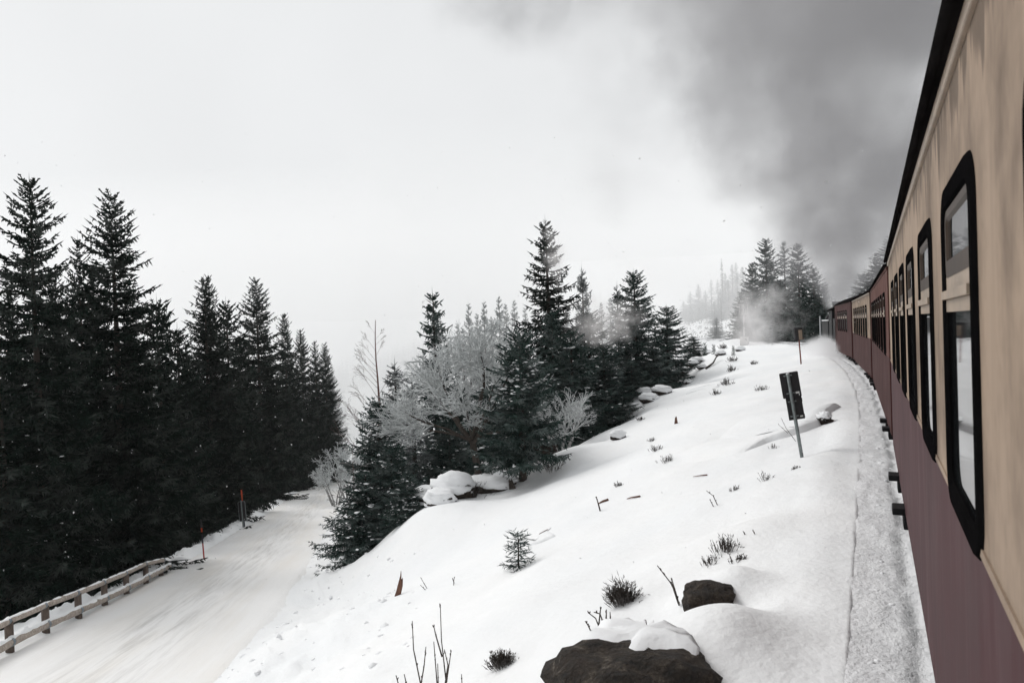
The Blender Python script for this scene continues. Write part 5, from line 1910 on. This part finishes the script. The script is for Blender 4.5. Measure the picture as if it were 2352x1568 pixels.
# ------------------------------------------------------------------ far wooded hillside across the valley
n = 900
d = rg.uniform(190, 420, n)
px = 520 + 640 * rg.uniform(0, 1, n) ** 0.9
P = np.stack([ray(a_, 780) * c_ for a_, c_ in zip(px, d)])
P[:, 2] = height(P[:, 0], P[:, 1])
keep = ~((px > 790) & (px < 860) & (d < 330))
P, d = P[keep], d[keep]
n = len(P)
Ps, Ds, Ls, Ws = [], [], [], []
H = rg.uniform(8, 14, n) * (1 - 0.55 * sstep(px[keep], 980, 1160))
for lv in np.linspace(0.08, 0.9, 9):
    for q in range(5):
        a_ = rg.uniform(0, 2 * pi, n)
        Ps.append(P + np.array([0, 0, 1.0]) * (H * lv)[:, None])
        Ds.append(norm(np.stack([np.cos(a_), np.sin(a_), np.full(n, -0.25)], 1)))
        Ls.append(H * 0.17 * (1.02 - lv) * rg.uniform(0.7, 1.2, n) + 0.2)
        Ws.append(np.full(n, 0.22))
Ps.append(P)
Ds.append(np.tile(np.array([[0, 0, 1.0]]), (n, 1)))
Ls.append(H)
Ws.append(np.full(n, 0.16))
V_, Q_ = spindles(np.concatenate(Ps), np.concatenate(Ds), np.concatenate(Ls), np.concatenate(Ws))
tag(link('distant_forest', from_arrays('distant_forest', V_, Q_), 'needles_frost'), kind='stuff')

# stumps and brash on the white clearing left of the bend
n = 420
px = rg.uniform(1560, 1700, n)
py = rg.uniform(728, 776, n)
P = np.array([ground_at(a_, b2, 60)[0] for a_, b2 in zip(px[:n], py[:n])])
V_, Q_ = spindles(P, norm(rg.normal(0, 0.6, (n, 3)) + np.array([0, 0, 0.5])), rg.uniform(0.2, 0.7, n), rg.uniform(0.05, 0.13, n))
tag(link('brash', from_arrays('brash', V_, Q_), 'brush_twigs'), kind='stuff')


# ------------------------------------------------------------------ air: haze, fog, smoke, steam
def box_volume(name, lo_, hi_, density, color, rz=0.0, aniso=0.0):
    m = bpy.data.materials.new(name)
    m.use_nodes = True
    nt = m.node_tree
    nt.nodes.clear()
    o_ = nt.nodes.new('ShaderNodeOutputMaterial')
    pv = nt.nodes.new('ShaderNodeVolumePrincipled')
    pv.inputs['Color'].default_value = (*color, 1)
    pv.inputs['Density'].default_value = density
    pv.inputs['Anisotropy'].default_value = aniso
    nt.links.new(pv.outputs[0], o_.inputs['Volume'])
    ob = link(name, MB().box(lo_, hi_).mesh(name), m)
    ob.rotation_euler = (0, 0, rz)
    return tag(ob, kind='stuff')


box_volume('haze', (-760, -760, -90), (760, 760, 60), 0.00014, (1.0, 1.0, 1.0))
box_volume('fog_bank', (-24, 102, -60), (330, 240, 30), 0.0125, (1.0, 1.0, 1.0), rz=YAW)
box_volume('fog_bank', (-330, 128, -60), (-24.2, 240, 30), 0.0210, (1.0, 1.0, 1.0), rz=YAW)


def cloud_nodes(name, color, density, nscale, lo_, hi_, cone=None, wob=0.45, edge=0.45, aniso=0.0, seed=0.0, zs=1.0):
    m = bpy.data.materials.new(name)
    m.use_nodes = True
    nt = m.node_tree
    nt.nodes.clear()
    out = nt.nodes.new('ShaderNodeOutputMaterial')
    pv = nt.nodes.new('ShaderNodeVolumePrincipled')
    pv.inputs['Color'].default_value = (*color, 1)
    pv.inputs['Anisotropy'].default_value = aniso
    nt.links.new(pv.outputs[0], out.inputs['Volume'])
    tc = nt.nodes.new('ShaderNodeTexCoord')
    geo = nt.nodes.new('ShaderNodeNewGeometry')
    mp = nt.nodes.new('ShaderNodeMapping')
    mp.inputs['Location'].default_value = (seed * 7.1, seed * 3.3, -seed * 5.7)
    nt.links.new(geo.outputs['Position'], mp.inputs['Vector'])
    nz = nt.nodes.new('ShaderNodeTexNoise')
    nz.inputs['Scale'].default_value = nscale
    nz.inputs['Detail'].default_value = 5.0
    nz.inputs['Roughness'].default_value = 0.68
    nt.links.new(mp.outputs[0], nz.inputs['Vector'])
    sep = nt.nodes.new('ShaderNodeSeparateXYZ')
    nt.links.new(tc.outputs['Object'], sep.inputs[0])
    if cone:
        Lp, r0, r1, pw = cone
        zz = addn(nt, addn(nt, sep.outputs['Z'], Lp, 'DIVIDE'), 0.0, 'MAXIMUM')
        R_ = addn(nt, addn(nt, addn(nt, zz, pw, 'POWER'), r1 - r0, 'MULTIPLY'), r0, 'ADD')
        rr = addn(nt, addn(nt, sep.outputs['X'], sep.outputs['X'], 'MULTIPLY'), addn(nt, sep.outputs['Y'], sep.outputs['Y'], 'MULTIPLY'), 'ADD')
        r = addn(nt, addn(nt, rr, 0.5, 'POWER'), R_, 'DIVIDE')
        thin = addn(nt, 1.0, addn(nt, R_, r1, 'DIVIDE'), 'SUBTRACT')
    else:
        ln = nt.nodes.new('ShaderNodeVectorMath')
        ln.operation = 'LENGTH'
        nt.links.new(tc.outputs['Object'], ln.inputs[0])
        r = ln.outputs['Value']
        thin = None
    r = addn(nt, r, addn(nt, addn(nt, nz.outputs['Fac'], 0.5, 'SUBTRACT'), -2 * wob, 'MULTIPLY'))
    fall = N(nt, 'ShaderNodeMapRange', interpolation_type='SMOOTHSTEP')
    fall.inputs['From Min'].default_value = 1.0
    fall.inputs['From Max'].default_value = 1.0 - edge
    nt.links.new(r, fall.inputs['Value'])
    nr_ = N(nt, 'ShaderNodeMapRange')
    nr_.inputs['From Min'].default_value = lo_
    nr_.inputs['From Max'].default_value = hi_
    nt.links.new(nz.outputs['Fac'], nr_.inputs['Value'])
    dn = addn(nt, addn(nt, fall.outputs[0], nr_.outputs[0], 'MULTIPLY'), density, 'MULTIPLY')
    if thin is not None:
        dn = addn(nt, dn, addn(nt, addn(nt, thin, 3.6, 'MULTIPLY'), 1.0, 'ADD'), 'MULTIPLY')
    nt.links.new(dn, pv.inputs['Density'])
    return m


def puff(name, center, radii, mat, rz=0.0, rot=None):
    bm = bmesh.new()
    bmesh.ops.create_icosphere(bm, subdivisions=3, radius=1.25)
    me = bpy.data.meshes.new(name)
    bm.to_mesh(me)
    bm.free()
    ob = link(name, me, mat)
    ob.location = center
    ob.scale = radii
    ob.rotation_euler = rot or (0, 0, rz)
    return tag(ob, kind='stuff')


# the plume: from the chimney back over the train, widening
ch = lo.matrix_world
bpy.context.view_layer.update()
stack = Vector(lo.matrix_world @ Vector((0, 10.0, 3.7)))
end = Vector((3.5, -14.0, 23.5))
ax = end - stack
Lp = ax.length
r0, r1, pw = 0.5, 17.0, 0.90
prof = []
for k in range(15):
    z = Lp * k / 14
    prof.append((z, 1.3 * (r0 + (r1 - r0) * (k / 14) ** pw) + 0.2))
m_ = MB()
m_.tube([(0, 0, -0.05)] + [(0, 0, z) for z, r in prof[1:]], [r for z, r in prof], 24)
pl = link('smoke', m_.mesh('smoke'), cloud_nodes('smoke', (0.47, 0.465, 0.475), 0.085, 0.16, 0.39, 0.60, cone=(Lp, r0, r1, pw), wob=1.1, edge=0.75))
pl.matrix_world = Matrix.Translation(stack) @ ax.to_track_quat('Z', 'Y').to_matrix().to_4x4()
tag(pl, kind='stuff')
# a detached darker rag of smoke, high up left of the plume
puff('smoke', tuple(at(1190, 20, 34)), (4.8, 3.5, 2.6), cloud_nodes('smoke_rag', (0.42, 0.42, 0.43), 0.30, 0.22, 0.36, 0.64, wob=0.7, edge=0.9, seed=2.0), rz=YAW)
# white steam around the engine and low along the train
white = (0.98, 0.98, 0.985)
puff('steam', tuple(at(1905, 815, 52)), (2.2, 9.5, 1.6), cloud_nodes('steam_low', white, 2.2, 0.45, 0.28, 0.60, wob=0.6, edge=0.9, seed=3.0), rz=radians(9))
puff('steam', tuple(at(1925, 690, 66)), (1.6, 2.2, 1.3), cloud_nodes('steam_stack', white, 0.5, 0.6, 0.3, 0.6, wob=0.5, edge=0.8, seed=4.0), rz=radians(9))
puff('steam', tuple(at(1388, 735, 41)), (2.4, 1.5, 1.5), cloud_nodes('steam_wisp', (0.99, 0.965, 0.96), 1.3, 0.6, 0.38, 0.66, wob=0.9, edge=0.95, seed=5.0), rz=YAW)
puff('steam', tuple(at(1275, 590, 44)), (0.9, 0.9, 2.3), cloud_nodes('steam_wisp_high', (0.99, 0.965, 0.96), 1.0, 0.9, 0.40, 0.68, wob=0.6, edge=0.9, seed=6.0), rot=(0.0, radians(-14), YAW))
puff('steam', tuple(at(1735, 725, 78)), (5.2, 4.2, 5.0), cloud_nodes('steam_bank', (0.98, 0.965, 0.965), 0.32, 0.30, 0.40, 0.66, wob=1.2, edge=0.95, seed=7.0), rz=YAW)
puff('steam', tuple(at(1560, 640, 70)), (11.0, 6.0, 5.0), cloud_nodes('steam_veil', (0.985, 0.98, 0.98), 0.11, 0.12, 0.32, 0.66, wob=0.6, edge=0.95, seed=8.0), rz=YAW)
